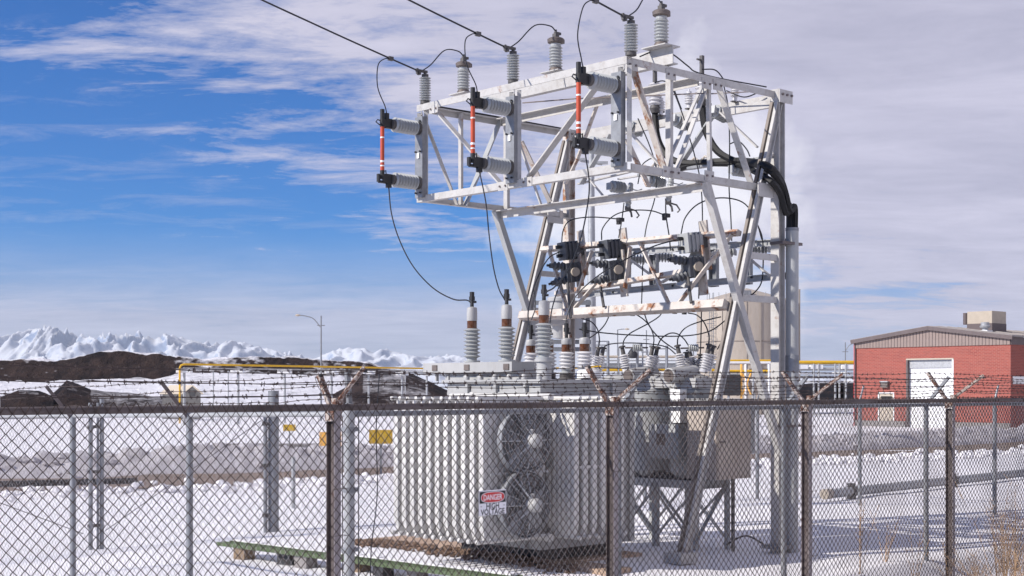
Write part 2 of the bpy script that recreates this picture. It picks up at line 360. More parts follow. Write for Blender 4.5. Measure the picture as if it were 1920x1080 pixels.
def grid_mesh(name, X, Yy, Zz, mat):
    h, wd = X.shape; me = bpy.data.meshes.new(name); vs = np.stack([X, Yy, Zz], -1).reshape(-1, 3)
    i = np.arange(h*wd).reshape(h, wd); q = np.stack([i[:-1, :-1], i[:-1, 1:], i[1:, 1:], i[1:, :-1]], -1).reshape(-1, 4)
    me.from_pydata(vs.tolist(), [], q.tolist()); me.materials.append(mat)
    me.polygons.foreach_set('use_smooth', [True]*len(me.polygons))
    o = bpy.data.objects.new(name, me); COL.objects.link(o); return o
struct(grid_mesh('ground', GX, GY, GZ, SNOW))
# road strip along its curve
def strip(half0, half1, nacross, zf):
    Xs, Ys = [], []
    for i in range(len(RP)):
        t = RP[min(i+1, len(RP)-1)]-RP[max(i-1, 0)]; t = t/np.hypot(*t); nrm = np.array([-t[1], t[0]])
        off = np.linspace(half0, half1, nacross); Xs.append(RP[i][0]+nrm[0]*off); Ys.append(RP[i][1]+nrm[1]*off)
    return np.array(Xs), np.array(Ys)
rx, ry = strip(-3.4, 2.5, 11, 0); struct(grid_mesh('road', rx, ry, gnd(rx, ry)-.03+.02*np.sin(ry*3)*np.cos(rx*2.1), ROADM))
# ploughed banks: rough ridges either side of the road
def fbm2(x, y, sc, seed, octv=4):
    r = np.random.default_rng(seed); s = 0; amp = 1
    for o in range(octv):
        for _ in range(4):
            a, ph = r.uniform(0, 6.28), r.uniform(0, 6.28); k = sc*2**o*r.uniform(.7, 1.3); s = s + amp*np.sin(k*(x*np.cos(a)+y*np.sin(a))+ph)/4
        amp *= .6
    return s
def bank(name, lo, hi, hgt, mat, seed, sc):
    t = np.concatenate([np.linspace(8, len(RP)-1, 700)]); px = np.interp(t, np.arange(len(RP)), RP[:, 0]); py = np.interp(t, np.arange(len(RP)), RP[:, 1])
    tx, ty = np.gradient(px), np.gradient(py); ln = np.hypot(tx, ty); nx, ny = -ty/ln, tx/ln
    off = np.linspace(lo, hi, 26); X = px[:, None]+nx[:, None]*off; Yy = py[:, None]+ny[:, None]*off
    prof = np.sin(np.pi*np.linspace(0, 1, 26))**.7
    h = hgt*(.8+.35*fbm2(X, Yy, .5, seed))+(.20 if hgt > .3 else .09)*np.abs(fbm2(X, Yy, sc, seed+1))+rng.normal(0, .028, X.shape)
    o = grid_mesh(name, X, Yy, gnd(X, Yy)-.06+prof*np.maximum(h, .02), mat); o['kind'] = 'stuff'; return o
tag(bank('snow_bank', 2.1, 5.4, .62, SNOWD, 3, 3.0), 'grey dirty ploughed snow piled along the far side of the road', 'snow bank')
tag(bank('snow_bank', -6.2, -3.2, .05, SNOW, 9, 4.0), 'clean white clods of ploughed snow along the near road edge', 'snow bank')
# loose clods of snow along the near bank
def ico():
    t = (1+5**.5)/2; v = [(-1, t, 0), (1, t, 0), (-1, -t, 0), (1, -t, 0), (0, -1, t), (0, 1, t), (0, -1, -t), (0, 1, -t), (t, 0, -1), (t, 0, 1), (-t, 0, -1), (-t, 0, 1)]
    f = [(0, 11, 5), (0, 5, 1), (0, 1, 7), (0, 7, 10), (0, 10, 11), (1, 5, 9), (5, 11, 4), (11, 10, 2), (10, 7, 6), (7, 1, 8), (3, 9, 4), (3, 4, 2), (3, 2, 6), (3, 6, 8), (3, 8, 9), (4, 9, 5), (2, 4, 11), (6, 2, 10), (8, 6, 7), (9, 8, 1)]
    return [Vector(p).normalized() for p in v], f
IV, IF = ico()
def clods(name, n, lo, hi, r0, r1, mat, tmin=8):
    mb = MB()
    for _ in range(n):
        t = random.uniform(tmin, len(RP)-12); i = int(t); fr = t-i; p = RP[i]*(1-fr)+RP[i+1]*fr; tv = RP[i+1]-RP[i]; tv = tv/np.hypot(*tv)
        o = random.gauss((lo+hi)/2, (hi-lo)/4); x, y = p[0]-tv[1]*o, p[1]+tv[0]*o; r = random.uniform(r0, r1)**1.0*random.choice((.6, .8, 1))
        c = Vector((x, y, g0(x, y)+r*.4+(max(0, .45-.25*abs(o-(lo+hi)/2)) if lo > 0 else .03)))
        mb.add([c+Vector((a.x*r*random.uniform(.8, 1.3), a.y*r*random.uniform(.8, 1.3), a.z*r*random.uniform(.6, .95))) for a in IV], IF)
    o = mb.build(name, mat, smooth=False); o['kind'] = 'stuff'; return o
tag(clods('snow_clod', 1500, -6.0, -3.2, .05, .16, SNOW), 'scattered white snow clods lying in front of the road', 'snow')
tag(clods('snow_clod', 900, 2.3, 4.8, .05, .14, SNOWD), 'broken grey snow lumps on the dirty far bank', 'snow')

# ------------------------------------------------------------------ far hills and mountains
def interp_prof(pts, x):
    a = np.array(pts); return np.interp(x, a[:, 0], a[:, 1])
def hsh(x, y, seed): return fbm2(x, y, 1.0, seed, 5)
MT = hill_mat('snowy_mountain', .50, .80, .45, (.17, .22, .33), (.30, .36, .48), .006, (.55, .575, .63))  # blue-grey on steep faces is snow shadow put into the colour
PROF = [(-900, 650), (-500, 622), (-200, 636), (-60, 640), (0, 626), (50, 614), (97, 606), (130, 618), (170, 628), (205, 622), (235, 624), (255, 619), (290, 630), (315, 621), (350, 631), (400, 640), (440, 633), (480, 644), (540, 657), (590, 668), (625, 652), (650, 648), (680, 647), (700, 657), (715, 649), (745, 655), (770, 661), (800, 664), (850, 660), (890, 668), (940, 680), (1000, 690), (1100, 694), (1400, 700), (1900, 700), (2600, 690), (3000, 700)]
def vnoise(x, y, seed):
    r = np.random.default_rng(seed); T_ = r.uniform(-1, 1, (256, 256)); xi, yi = np.floor(x).astype(int), np.floor(y).astype(int); fx, fy = x-xi, y-yi
    fx, fy = fx*fx*fx*(fx*(fx*6-15)+10), fy*fy*fy*(fy*(fy*6-15)+10); g = lambda i, j: T_[i % 256, j % 256]
    return (g(xi, yi)*(1-fx)+g(xi+1, yi)*fx)*(1-fy)+(g(xi, yi+1)*(1-fx)+g(xi+1, yi+1)*fx)*fy
def ridged(x, y, seed, octv=6):
    s_, amp, wgt = 0, 1.0, 1.0
    for o in range(octv):
        n_ = (1-np.abs(vnoise(x*2**o+17.3*o, y*2**o+5.1*o, seed+o)))**2*wgt; s_ = s_+n_*amp; wgt = np.clip(n_*1.6, 0, 1); amp *= .48
    return s_/1.6
pxs = np.linspace(-900, 2900, 1250); dd = np.linspace(0, 1, 130)
PXg, D = np.meshgrid(pxs, dd); dist = 7600+D*1900
Xm = (PXg-960)/F*dist; Ym = dist
xw = Xm/165+.5*vnoise(Xm/240, Ym/240, 71); yw = Ym/430+.5*vnoise(Xm/240+9, Ym/240, 72)
shape = np.sin(np.pi*np.clip(D/1.30, 0, 1))**1.15
hraw = shape*(.46+.30*ridged(xw*.30, yw*.5, 80, 3)+.36*ridged(xw, yw, 95, 6))+.02
want = (HZ-interp_prof(PROF, pxs))/F; cur = (hraw/dist).max(0); kern = np.exp(-np.linspace(-2, 2, 9)**2); kern /= kern.sum()
cur = np.convolve(np.pad(cur, 4, mode='edge'), kern, 'valid'); Zm = hraw*(want/cur)[None, :]-14
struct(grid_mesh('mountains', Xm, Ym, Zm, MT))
# dark tailings bank with snow on its flats
HM = hill_mat('slag_bank', .84, .98, .34, nsc=.035, snow=(.74, .735, .775))
pxs = np.linspace(-300, 1250, 620); dd = np.unique(np.concatenate([np.linspace(0, 1, 70), np.linspace(.40, .47, 26)])); PXg, D = np.meshgrid(pxs, dd); dist = 230+D*190
Xh = (PXg-960)/F*dist; Yh = dist
topy = interp_prof([(-300, 684), (0, 681), (60, 680), (110, 683), (150, 672), (205, 667), (245, 668), (290, 669), (330, 676), (420, 677), (520, 676), (600, 679), (650, 683), (690, 686), (740, 705), (800, 728), (860, 741), (1000, 748), (1250, 752)], PXg)
midy = interp_prof([(-300, 716), (0, 714), (80, 716), (130, 712), (200, 711), (290, 712), (340, 700), (450, 698), (560, 700), (640, 705), (700, 722), (760, 736), (820, 744), (1250, 756)], PXg)
zt_ = (HZ-topy)/F*350+CH; zm_ = (HZ-midy)/F*300+CH
st = interp_prof([(0, 0), (.30, 0.9), (.42, 1.0)], D); low_ = -.9+(zm_+.9)*np.clip(D/.40, 0, 1)**1.3
Zh = np.where(D < .42, low_, np.minimum(zt_, zm_+(zt_-zm_)*np.clip((D-.42)/.03, 0, 1)))
Zh = Zh+np.where((D > .40) & (D < .62), .55*fbm2(Xh, Yh, .35, 31, 5), .16*fbm2(Xh, Yh, .12, 32, 4)) - 2.5*np.clip((D-.9)/.1, 0, 1)*3
o = grid_mesh('hill', Xh, Yh, Zh, HM); struct(o)
# lower dark heap to the right of it
def heap(name, x0, x1, prof, d0, depth, seed, mat, hs=1.0):
    pxs = np.linspace(x0, x1, 160); D = np.linspace(0, 1, 36); P, D = np.meshgrid(pxs, D); dist = d0+D*depth
    zt = np.maximum((HZ-interp_prof(prof, P))/F*(d0+depth*.5)+CH, -.9)
    Zp = -1.0+(zt+1.0)*np.sin(np.pi*D)**.8+.35*fbm2((P-960)/F*dist, dist, .3, seed, 4)*np.sin(np.pi*D)
    o = grid_mesh(name, (P-960)/F*dist, dist, Zp, mat); struct(o); return o
HM2 = hill_mat('slag_heap', .95, 1.12, .40, nsc=.05, snow=(.74, .735, .775))
heap('hill', 620, 880, [(620, 745), (645, 730), (680, 700), (720, 692), (760, 694), (800, 712), (835, 734), (860, 742), (880, 747)], 180, 60, 41, HM2)
heap('hill', 90, 330, [(90, 745), (105, 733), (125, 715), (145, 722), (170, 733), (210, 737), (250, 740), (330, 747)], 200, 22, 43, HM2)
heap('hill', 0, 100, [(0, 746), (20, 739), (35, 732), (55, 731), (72, 733), (88, 740), (100, 746)], 195, 16, 44, HM2)
heap('hill', 1490, 1660, [(1490, 722), (1560, 716), (1660, 722)], 205, 30, 45, HM2)

# ------------------------------------------------------------------ white steel structure
ST = thing('steel_structure', 'tall white steel lattice frame with cantilevered box truss carrying switchgear', 'steel structure', Y(1.8, 1.8, 0))
def mem(p0, p1, w=.075, h=.075, mat=WHITE, name='beam', up=Z3): return MB().bar(p0, p1, w, h, up).build(name, mat, ST)
def ang(p0, p1, w, sx, sy, mat=WHITE, name='beam', t=.012, up=Z3): return MB().angle(p0, p1, w, t, up, sx, sy).build(name, mat, ST)
UM = uof(1323, 0)                                                  # middle cross frame
# box chords
ang(Y(0, -.02, ZT), Y(0, B_+.02, ZT), .085, 1, -1); ang(Y(0, -.02, ZB), Y(0, B_+.02, ZB), .085, 1, 1)
ang(Y(.10, 0, ZT-.004), Y(A_+.07, 0, ZT-.004), .082, -1, -1); ang(Y(.10, 0, ZB+.004), Y(A_+.12, 0, ZB+.004), .082, -1, 1)
ang(Y(.10, B_, ZT-.004), Y(A_-.06, B_, ZT-.004), .082, 1, -1); ang(Y(.10, B_, ZB+.004), Y(A_-.06, B_, ZB+.004), .082, 1, 1)
mem(Y(A_-.05, .09, ZT-.13), Y(A_-.05, B_-.09, ZT-.13), .06, .10)
mem(Y(A_, .09, ZT-.04), Y(A_, B_-.09, ZT-.04), .05, .06)
ang(Y(UM, .10, ZT-.02), Y(UM, B_-.10, ZT-.02), .095, -1, -1); ang(Y(UM, .015, ZB-.004), Y(UM, B_-.015, ZB-.004), .10, -1, -1)
MB().chan(Y(.70, -.08, ZT+.115), Y(.70, B_-.25, ZT+.115), .20, .09, .014).build('beam', WHITE, ST)      # arrester channel on top of the box
mem(Y(.70, -.08, ZT+.222), Y(.70, .28, ZT+.222), .26, .012, name='plate')
for px in (869, 1042): mem(Y(.70, vof(px, .7)-.16, ZT+.222), Y(.70, vof(px, .7)+.16, ZT+.222), .24, .012, name='plate')
# front posts behind the switches
FV = [vof(790, 0.0), vof(961, 0.0), vof(1160, 0.0)]
for v in (B_-.05, FV[1], .05):
    for dv in (-.07, .07): mem(Y(.045, v+dv, ZB+.10), Y(.045, v+dv, ZT-.10), .05, .05, name='post')
    mem(Y(.030, v, ZT-.15), Y(.030, v, ZT-.10), .19, .016, name='plate')
def fmem(a, b, w=.075, u=.07, mat=WHITE, name='brace'): mem(on_u(*a, u), on_u(*b, u), .02, w, mat, name, up=U)
fmem((811, 200), (946, 352), .085); fmem((1127, 150), (985, 342), .095)
# right side face
def vmem(a, b, w=.07, v=.055, mat=WHITE, name='brace', t=.02): mem(on_v(*a, v), on_v(*b, v), t, w, mat, name, up=V)
vmem((1255, 138), (1255, 326), .075, name='post', t=.05); vmem((1328, 168), (1331, 332), .05, name='post', t=.04)
vmem((1185, 122), (1246, 322), .09, mat=RUSTYW); vmem((1327, 155), (1266, 322), .06); vmem((1346, 158), (1408, 344), .085)
vmem((1317, 160), (1272, 260), .05, .9); vmem((1272, 260), (1240, 330), .05, .9)
# left side face
vmem((864, 213), (864, 384), .055, B_-.06, name='post', t=.04); vmem((950, 224), (950, 392), .075, B_-.06, name='post', t=.05)
vmem((797, 226), (857, 384), .05, B_-.08); vmem((938, 226), (872, 386), .09, B_-.08, mat=GREYP); vmem((977, 265), (1031, 378), .085, B_-.08, mat=RUSTYW)
# middle and rear cross frames
def umem(a, b, w, u, mat=WHITE): mem(on_u(*a, u), on_u(*b, u), .02, w, mat, 'brace', up=U)
umem((1344, 206), (1262, 330), .085, A_-.10, GREYP); umem((1350, 210), (1420, 276), .045, A_-.10); umem((1174, 240), (1248, 322), .05, UM+.2)
umem((1175, 262), (1216, 350), .085, UM+.06, RUSTYW); umem((1120, 196), (1082, 300), .05, UM+.06, RUSTYW); umem((1145, 252), (1090, 345), .085, A_-.1, GREYP); umem((1082, 300), (1060, 345), .05, UM+.06, RUSTYW)
umem((1085, 345), (1182, 322), .06, A_-.03); umem((1272, 320), (1446, 293), .065, A_-.03, GREYP); umem((1160, 336), (1225, 325), .05, A_-.03)
umem((1440, 293), (1452, 291), .11, A_-.12)
umem((1100, 330), (1135, 372), .03, A_-.2); umem((973, 265), (1020, 400), .035, UM+.05)
for px, py in ((1252, 322), (1266, 324), (1330, 330), (1258, 140), (1325, 157), (1346, 160), (1186, 122)):
    q_ = on_v(px, py, -.004); MB().box(q_, .17, .008, .12, AX).build('gusset', WHITE, ST)
    for a_ in (-.05, .05): MB().lathe([(.013, 0), (.013, .016)], 6, q_+U*a_-V*.004, -V).build('bolt', RUST, ST)
for px, py in ((813, 204), (943, 349), (988, 341), (1124, 152)):
    q_ = on_u(px, py, -.004); MB().box(q_, .008, .17, .11, AX).build('gusset', WHITE, ST)
    for a_ in (-.05, .05): MB().lathe([(.013, 0), (.013, .016)], 6, q_+V*a_-U*.004, -U).build('bolt', RUST, ST)
# columns and raking legs
for v, nm in ((0.0, 'r'), (B_, 'l')):
    MB().hsec(Y(A_-.07, v, -.1), Y(A_-.07, v, ZT+.02), .125, .125, .012, up=U).build('column', WHITE if v == 0 else RUSTYW, ST)
    MB().box(Y(A_-.07, v, .06), .28, .28, .05, AX).build('base_plate', GALV, ST)
    lp0, lp1 = Y(LEG0[0], v, LEG0[1]-.1), Y(LEG1[0]-.10, v, LEG1[1]-.10)
    for s in (-1, 1): MB().chan(lp0+V*.018*s, lp1+V*.016*s, .105, .042, .010, up=V.cross(lp1-lp0).normalized(), sx=s).build('leg', WHITE if s < 0 else BRNGREY, ST)  # the channel on the +v side takes the darker brown-grey
    MB().box(Y(LEG0[0]+.01, v, .07), .30, .26, .12, AX).build('leg_shoe', WHITE, ST)
    # gusset where leg crosses the bottom chord
    k = (ZB-LEG0[1])/(LEG1[1]-LEG0[1]); ul = LEG0[0]+(LEG1[0]-LEG0[0])*k
    MB().box(Y(ul, v-.075, ZB+.0), .30, .014, .17, AX).build('gusset', WHITE, ST); MB().box(Y(ul+.11, v-.078, ZB+.05), .06, .014, .10, AX).build('gusset', RUSTYW, ST)
    # knee brace from the box down past the leg to the column
    MB().angle(Y(UM-.10, v-.09, ZB-.02), Y(A_-.06, v-.09, 1.05), .085, .011, V, 1, 1).build('brace', WHITE if v == 0 else GREYP, ST)
    for z, m in ((3.10, WHITE), (3.62, WHITE), (2.95 if v else 2.5, WHITE)):
        if v == 0 and z == 2.5: continue
        kk = (z-LEG0[1])/(LEG1[1]-LEG0[1]); uu = LEG0[0]+(LEG1[0]-LEG0[0])*kk
        mem(Y(uu, v-.01, z), Y(A_-.07, v-.01, z), .05, .075, m, 'strut')
    MB().box(Y(A_-.02, v-.085, ZT-.07), .26, .012, .16, AX).build('gusset', WHITE, ST)
    for k in range(3): MB().lathe([(.016, 0), (.016, .02)], 6, Y(A_-.10+.09*k, v-.092, ZT-.05), -V).build('bolt', RUST, ST)
# lower truss across the raking legs
def lmem(a, b, w=.075, off=.10, mat=RUSTYW, name='beam', t=.06): mem(on_leg(*a, off), on_leg(*b, off), t, w, mat, name, up=LN)
lmem((1016, 468), (1386, 436), .085); lmem((1042, 551), (1280, 510), .06, mat=RUSTYW); lmem((978, 593), (1362, 571), .13, t=.10); 
for a, b, w_ in (((1030, 470), (1064, 580), .075), ((1200, 455), (1255, 572), .085), ((1118, 532), (1074, 582), .06), ((1372, 440), (1270, 572), .06), ((1182, 462), (1172, 540), .06), ((1110, 470), (1083, 550), .055)):
    lmem(a, b, w_, .13, RUSTYW, 'brace', .02)
# rear rails with dark mounting channels
RU = A_+.10
for a, b in (((1012, 492), (1450, 456)), ((1085, 560), (1450, 519))):
    p0, p1 = on_u(*a, RU), on_u(*b, RU); p1 = Y(RU, .0, p1.z); p0 = Y(RU, B_-.02, p0.z+.05)
    MB().chan(p0, p1, .085, .045, .01, sx=1).build('beam', GALVL, ST)
rz = (on_u(1250, 474, RU).z, on_u(1250, 540, RU).z)
umem((1170, 478), (1240, 530), .05, A_+.02, WHITE); umem((1240, 530), (1345, 470), .07, A_+.02, WHITE); umem((1400, 480), (1446, 520), .05, A_+.02, WHITE)
for k, px in enumerate((1178, 1230, 1342, 1405)):
    v = vof(px, RU+.1); d0 = .46
    MB().chan(Y(RU+.09, v, (rz[0]+rz[1])/2+.24), Y(RU+.09, v, (rz[0]+rz[1])/2-.26), .13, .06, .01, up=V, sx=-1).build('mounting_channel', GALV, ST)
for px, py in ((1140, 479), (1190, 475), (1262, 468), (1300, 465), (1150, 548), (1205, 543), (1262, 536), (1300, 533), (1410, 520)):
    MB().lathe([(.016, 0), (.016, .02)], 6, on_u(px, py, RU-.006), -U).build('bolt', BLACKM, ST)
# thin tie rods and conduit clipped to the frame
for a, b, u in (((980, 193), (1080, 185), .5), ((1080, 185), (1320, 175), .9), ((1330, 176), (1425, 171), A_-.3)):
    MB().tube([on_u(*a, u), on_u(*b, u)], .008, 6).build('tie_rod', RUST, ST)
MB().tube(spline([Y(.12, B_-.05, ZT+.01), Y(.9, B_-.06, ZT+.012), Y(1.8, B_-.05, ZT+.012), Y(2.6, B_-.04, ZT+.012)]), .013, 6).build('conduit', CABLE, ST)

# ------------------------------------------------------------------ insulators and switches on the structure
def proto_post():
    r = thing('post_insulator', '', 'insulator', (0, 0, 0))
    MB().lathe([(.062, 0), (.062, .035), (.045, .045)], 18).build('base_cap', DARKG, r)
    MB().lathe(sheds(10, .046, .078, .035, .35), 22).build('porcelain', PORC, r)
    MB().lathe([(.045, .345), (.045, .385), (.02, .39), (.02, .42)], 14).build('top_cap', DARKG, r)
    MB().box((-.06, 0, .42), .18, .035, .03).box((-.10, 0, .39), .03, .05, .05).box((-.13, 0, .41), .02, .03, .07).build('line_clamp', DARKG, r)
    return r
def put(proto, loc, label, rot=None, group=None, first=[None], scale=None):
    if 'used' not in proto:
        proto['used'] = 1; proto.location = loc; proto['label'] = label
        if rot is not None: proto.rotation_euler = rot.to_euler()
        if group: proto['group'] = group
        if scale: proto.scale = (scale,)*3
        return proto
    return dup(proto, loc, label, rot, group, scale)
pp = proto_post(); POSTI = []
for px, lab in ((797, 'ribbed grey post insulator on the far left corner of the box truss'), (962, 'ribbed grey post insulator on the middle of the front top beam'), (1183, 'ribbed grey post insulator on the near front corner of the box truss')):
    p = Y(.05, vof(px, .05), ZT+.004); POSTI.append(p); put(pp, p, lab, UR(), 'post insulators on the front beam')
def proto_arr():
    r = thing('surge_arrester', '', 'surge arrester', (0, 0, 0))
    MB().lathe([(.085, 0), (.085, .03), (.07, .05)], 18).build('base_cap', BROWNC, r)
    MB().lathe([(.058, .04)]+sheds(7, .066, .086, .05, .31)+[(.066, .35)], 22).build('porcelain', PORC, r)
    MB().lathe([(.075, .345), (.10, .36), (.105, .40), (.085, .415)], 16).box((.10, 0, .39), .06, .05, .05).build('top_cap', BROWNC, r)
    MB().box((0, 0, .44), .06, .06, .06).box((.03, 0, .48), .10, .03, .03).lathe([(.016, .41), (.016, .52)], 8).build('terminal', DARKG, r)
    return r
pa = proto_arr(); ARR = []
for px, lab in ((869, 'stubby grey arrester with brown cap, leftmost of the three on the roof channel'), (1042, 'stubby grey arrester with brown cap, middle one of the roof channel'), (1240, 'stubby grey arrester with brown cap, rightmost and highest on the roof channel')):
    p = Y(.70, vof(px, .70), ZT+.23); ARR.append(p); put(pa, p, lab, UR(), 'surge arresters on the roof channel')
def proto_fuse():                                                  # local x points out of the frame, z up; origin between the two insulators
    r = thing('power_fuse', '', 'fuse', (0, 0, 0)); X = Vector((1, 0, 0)); H = .35; O = .63
    MB().chan((.045, 0, -.54), (.045, 0, .50), .15, .075, .010, up=Vector((0, 1, 0)), sx=1).build('mounting_channel', GALV, r)
    for z in (-.48, -.30, .05, .30, .44):
        for y in (-.045, .045): MB().lathe([(.013, 0), (.013, .018)], 6, (.053, y, z), X).build('bolt', BLACKM, r)
    MB().box((.056, 0, .0), .004, .045, .07).build('label_plate', LABELW, r)
    for z in (H, -H):
        i = MB().lathe(sheds(8, .048, .096, .085, .455), 24, (.0, 0, z), X).build('insulator', PORC, r)
        MB().lathe([(.085, .05), (.088, .09)], 18, (0, 0, z), X).build('end_fitting', DARKG, i); MB().lathe([(.066, .45), (.064, .495), (.045, .50)], 16, (0, 0, z), X).build('end_fitting', DARKG, i)
    MB().box((O-.09, 0, H+.0), .09, .055, .12).box((O-.03, .02, H), .10, .014, .10).box((O-.03, -.02, H), .10, .014, .10).box((O-.07, 0, H+.08), .05, .04, .10).tube([(O, 0, H-.02), (O+.06, .02, H-.035), (O+.10, 0, H), (O+.06, -.02, H+.035), (O, 0, H+.02)], .008, 6).build('upper_contact', BLACKM, r)
    MB().box((O-.09, 0, -H), .09, .06, .12).box((O-.03, 0, -H-.045), .16, .05, .03).box((O+.06, 0, -H), .03, .04, .10).box((O-.03, .025, -H), .09, .014, .11).box((O-.10, 0, -H-.08), .06, .05, .06).tube([(O-.06, 0, -H+.05), (O-.04, .02, -H+.10), (O-.01, 0, -H+.08)], .008, 6).build('lower_contact', BLACKM, r)
    t = MB().lathe([(.026, -H+.07), (.026, H-.02)], 14, (O, 0, 0)).build('fuse_tube', REDF, r)
    MB().lathe([(.029, -H-.01), (.029, -H+.10)], 14, (O, 0, 0)).build('ferrule', BLACKM, t); MB().lathe([(.028, H-.05), (.028, H+.17)], 14, (O, 0, 0)).build('ferrule', BLACKM, t)
    for z0, z1 in ((.155, .172), (-.15, -.125), (-.20, -.185)): MB().lathe([(.0268, z0), (.0268, z1)], 14, (O, 0, 0)).build('label_band', LABELW, t)
    return r
pf = proto_fuse(); OUT = Matrix.Rotation(PSI+math.pi, 3, 'Z'); FUSE = []
for v, lab in ((FV[0], 'red fuse tube on two ribbed insulators at the far left bracket'), (FV[1], 'red fuse tube on two ribbed insulators at the middle bracket'), (FV[2], 'red fuse tube on two ribbed insulators at the near right bracket')):
    p = Y(0.0, v, 5.01); FUSE.append(p); put(pf, p, lab, OUT, 'power fuses on the front of the box truss')
def fpt(k, x, z): return FUSE[k]-U*x+Z3*z
# cable terminations and small arresters on the rear beam
def proto_term():
    r = thing('cable_termination', '', 'cable termination', (0, 0, 0))
    MB().lathe([(.05, -.10), (.075, -.04), (.06, 0)], 16).box((.10, 0, -.06), .16, .03, .03).build('base_fitting', DARKG, r)
    MB().lathe(sheds(6, .062, .092, .0, .30), 20).build('porcelain', PORCW, r)
    MB().lathe([(.032, .30), (.03, .46), (.02, .47)], 12).box((0, 0, .50), .045, .045, .10).box((-.06, 0, .49), .08, .02, .02).build('top_connector', DARKG, r)
    return r
pt = proto_term()
T1, T2 = on_u(1228, 198, A_-.12), on_u(1316, 184, A_-.12)
put(pt, T1, 'porcelain cable termination standing on the rear beam, left of the pair', UR(), 'cable terminations'); put(pt, T2, 'porcelain cable termination behind the right diagonals of the box truss', UR(), 'cable terminations')
def proto_sa():
    r = thing('small_arrester', '', 'surge arrester', (0, 0, 0))
    MB().lathe([(.03, -.06), (.03, 0)]+sheds(4, .04, .06, 0, .13)+[(.035, .13), (.035, .17), (.012, .17), (.012, .20)], 16).build('porcelain', PORCW, r)
    MB().box((0, 0, -.06), .12, .05, .015).build('bracket', DARKG, r); return r
ps = proto_sa()
for px, py, lab in ((1239, 208, 'small ribbed arrester beside the left cable termination on the rear beam'), (1292, 196, 'small ribbed arrester between the two cable terminations'), (1378, 182, 'small dark ribbed arrester nearest the right end of the rear beam')):
    put(ps, on_u(px, py, A_-.05), lab, UR(), 'small arresters on the rear beam')
# horizontal ribbed insulators
def proto_hi(m=PORC, nm='standoff_insulator'):
    r = thing(nm, '', 'insulator', (0, 0, 0)); X = Vector((1, 0, 0))
    MB().lathe([(.05, 0), (.055, .03)], 16, (0, 0, 0), X).box((-.01, 0, .0), .02, .10, .10).build('flange', GALVL, r)
    MB().lathe(sheds(5, .046, .088, .03, .28), 20, (0, 0, 0), X).build('porcelain', m, r)
    MB().lathe([(.05, .28), (.05, .31), (.03, .315)], 14, (0, 0, 0), X).box((.315, 0, -.02), .03, .03, .08).build('end_fitting', GALVL, r); return r
ph = proto_hi(); RO = Matrix.Rotation(PSI, 3, 'Z') @ Matrix.Rotation(R(12), 3, 'Y')
for px, py, lab in ((1174, 231, 'dark ribbed standoff insulator under the left end of the rear beam'), (1262, 219, 'ribbed standoff insulator under the middle of the rear beam'), (1336, 203, 'ribbed standoff insulator under the rear beam near the right diagonals')):
    put(ph, on_u(px, py, A_-.16)-Z3*.02, lab, RO, 'standoff insulators under the rear beam')
RO2 = Matrix.Rotation(PSI-R(4), 3, 'Z')
for px, py, lab in ((1143, 349, 'small ribbed insulator on the lower rear rail left of the cable clamp'), (1216, 338, 'ribbed insulator beside the white cable clamp under the box truss'), (1372, 317, 'ribbed insulator below the black cable bundle near the raking leg')):
    put(ph, on_u(px, py, A_-.1), lab, RO2, 'standoff insulators on the lower rail', scale=.95)
# cable clamps
def clamp(px, py, u, lab):
    p = on_u(px, py, u); r = thing('cable_clamp', lab, 'cable clamp', p)
    MB().box(p-Z3*.06, .10, .36, .035, AX).build('base', GALV, r)
    for s in (-.09, .09): MB().tube([p+V*(s+.06)-Z3*.05, p+V*(s+.055)+Z3*.03, p+V*s+Z3*.065, p+V*(s-.055)+Z3*.03, p+V*(s-.06)-Z3*.05], .018, 6).build('saddle', RUSTYW, r)
clamp(1312, 304, A_-.08, 'rusty white double cable clamp holding the black cables'); clamp(1218, 318, A_-.08, 'rusty white cable clamp left of the thick cables')
# hook stick hangers below the cross beam
def hanger(px, py, lab):
    p = on_u(px, py, UM+.1); r = thing('hanging_switch', lab, 'insulator', p)
    d = Vector((-.12, 0, -1)).normalized()
    MB().lathe([(.02, -.05), (.035, -.03), (.035, 0)]+sheds(6, .032, .042, 0, .22)+[(.03, .26)], 14, p, d).build('porcelain', PORC, r)
    e = p+d*.27
    MB().tube([e, e+Vector((.04, 0, -.05)), e+Vector((.05, 0, -.11))], .014, 6).tube([e, e+Vector((.10, 0, -.03)), e+Vector((.14, 0, -.09)), e+Vector((.11, 0, -.12))], .011, 6).box(e, .07, .05, .05).build('hook', DARKG, r)
    MB().tube([p+d*.03, p+d*.03+Vector((.10, 0, -.02)), p+d*.03+Vector((.15, 0, .0))], .007, 6).build('eye', GALV, r)
hanger(1182, 350, 'hook and insulator hanging under the cross beam on the left'); hanger(1258, 338, 'hook and insulator hanging under the cross beam on the right')
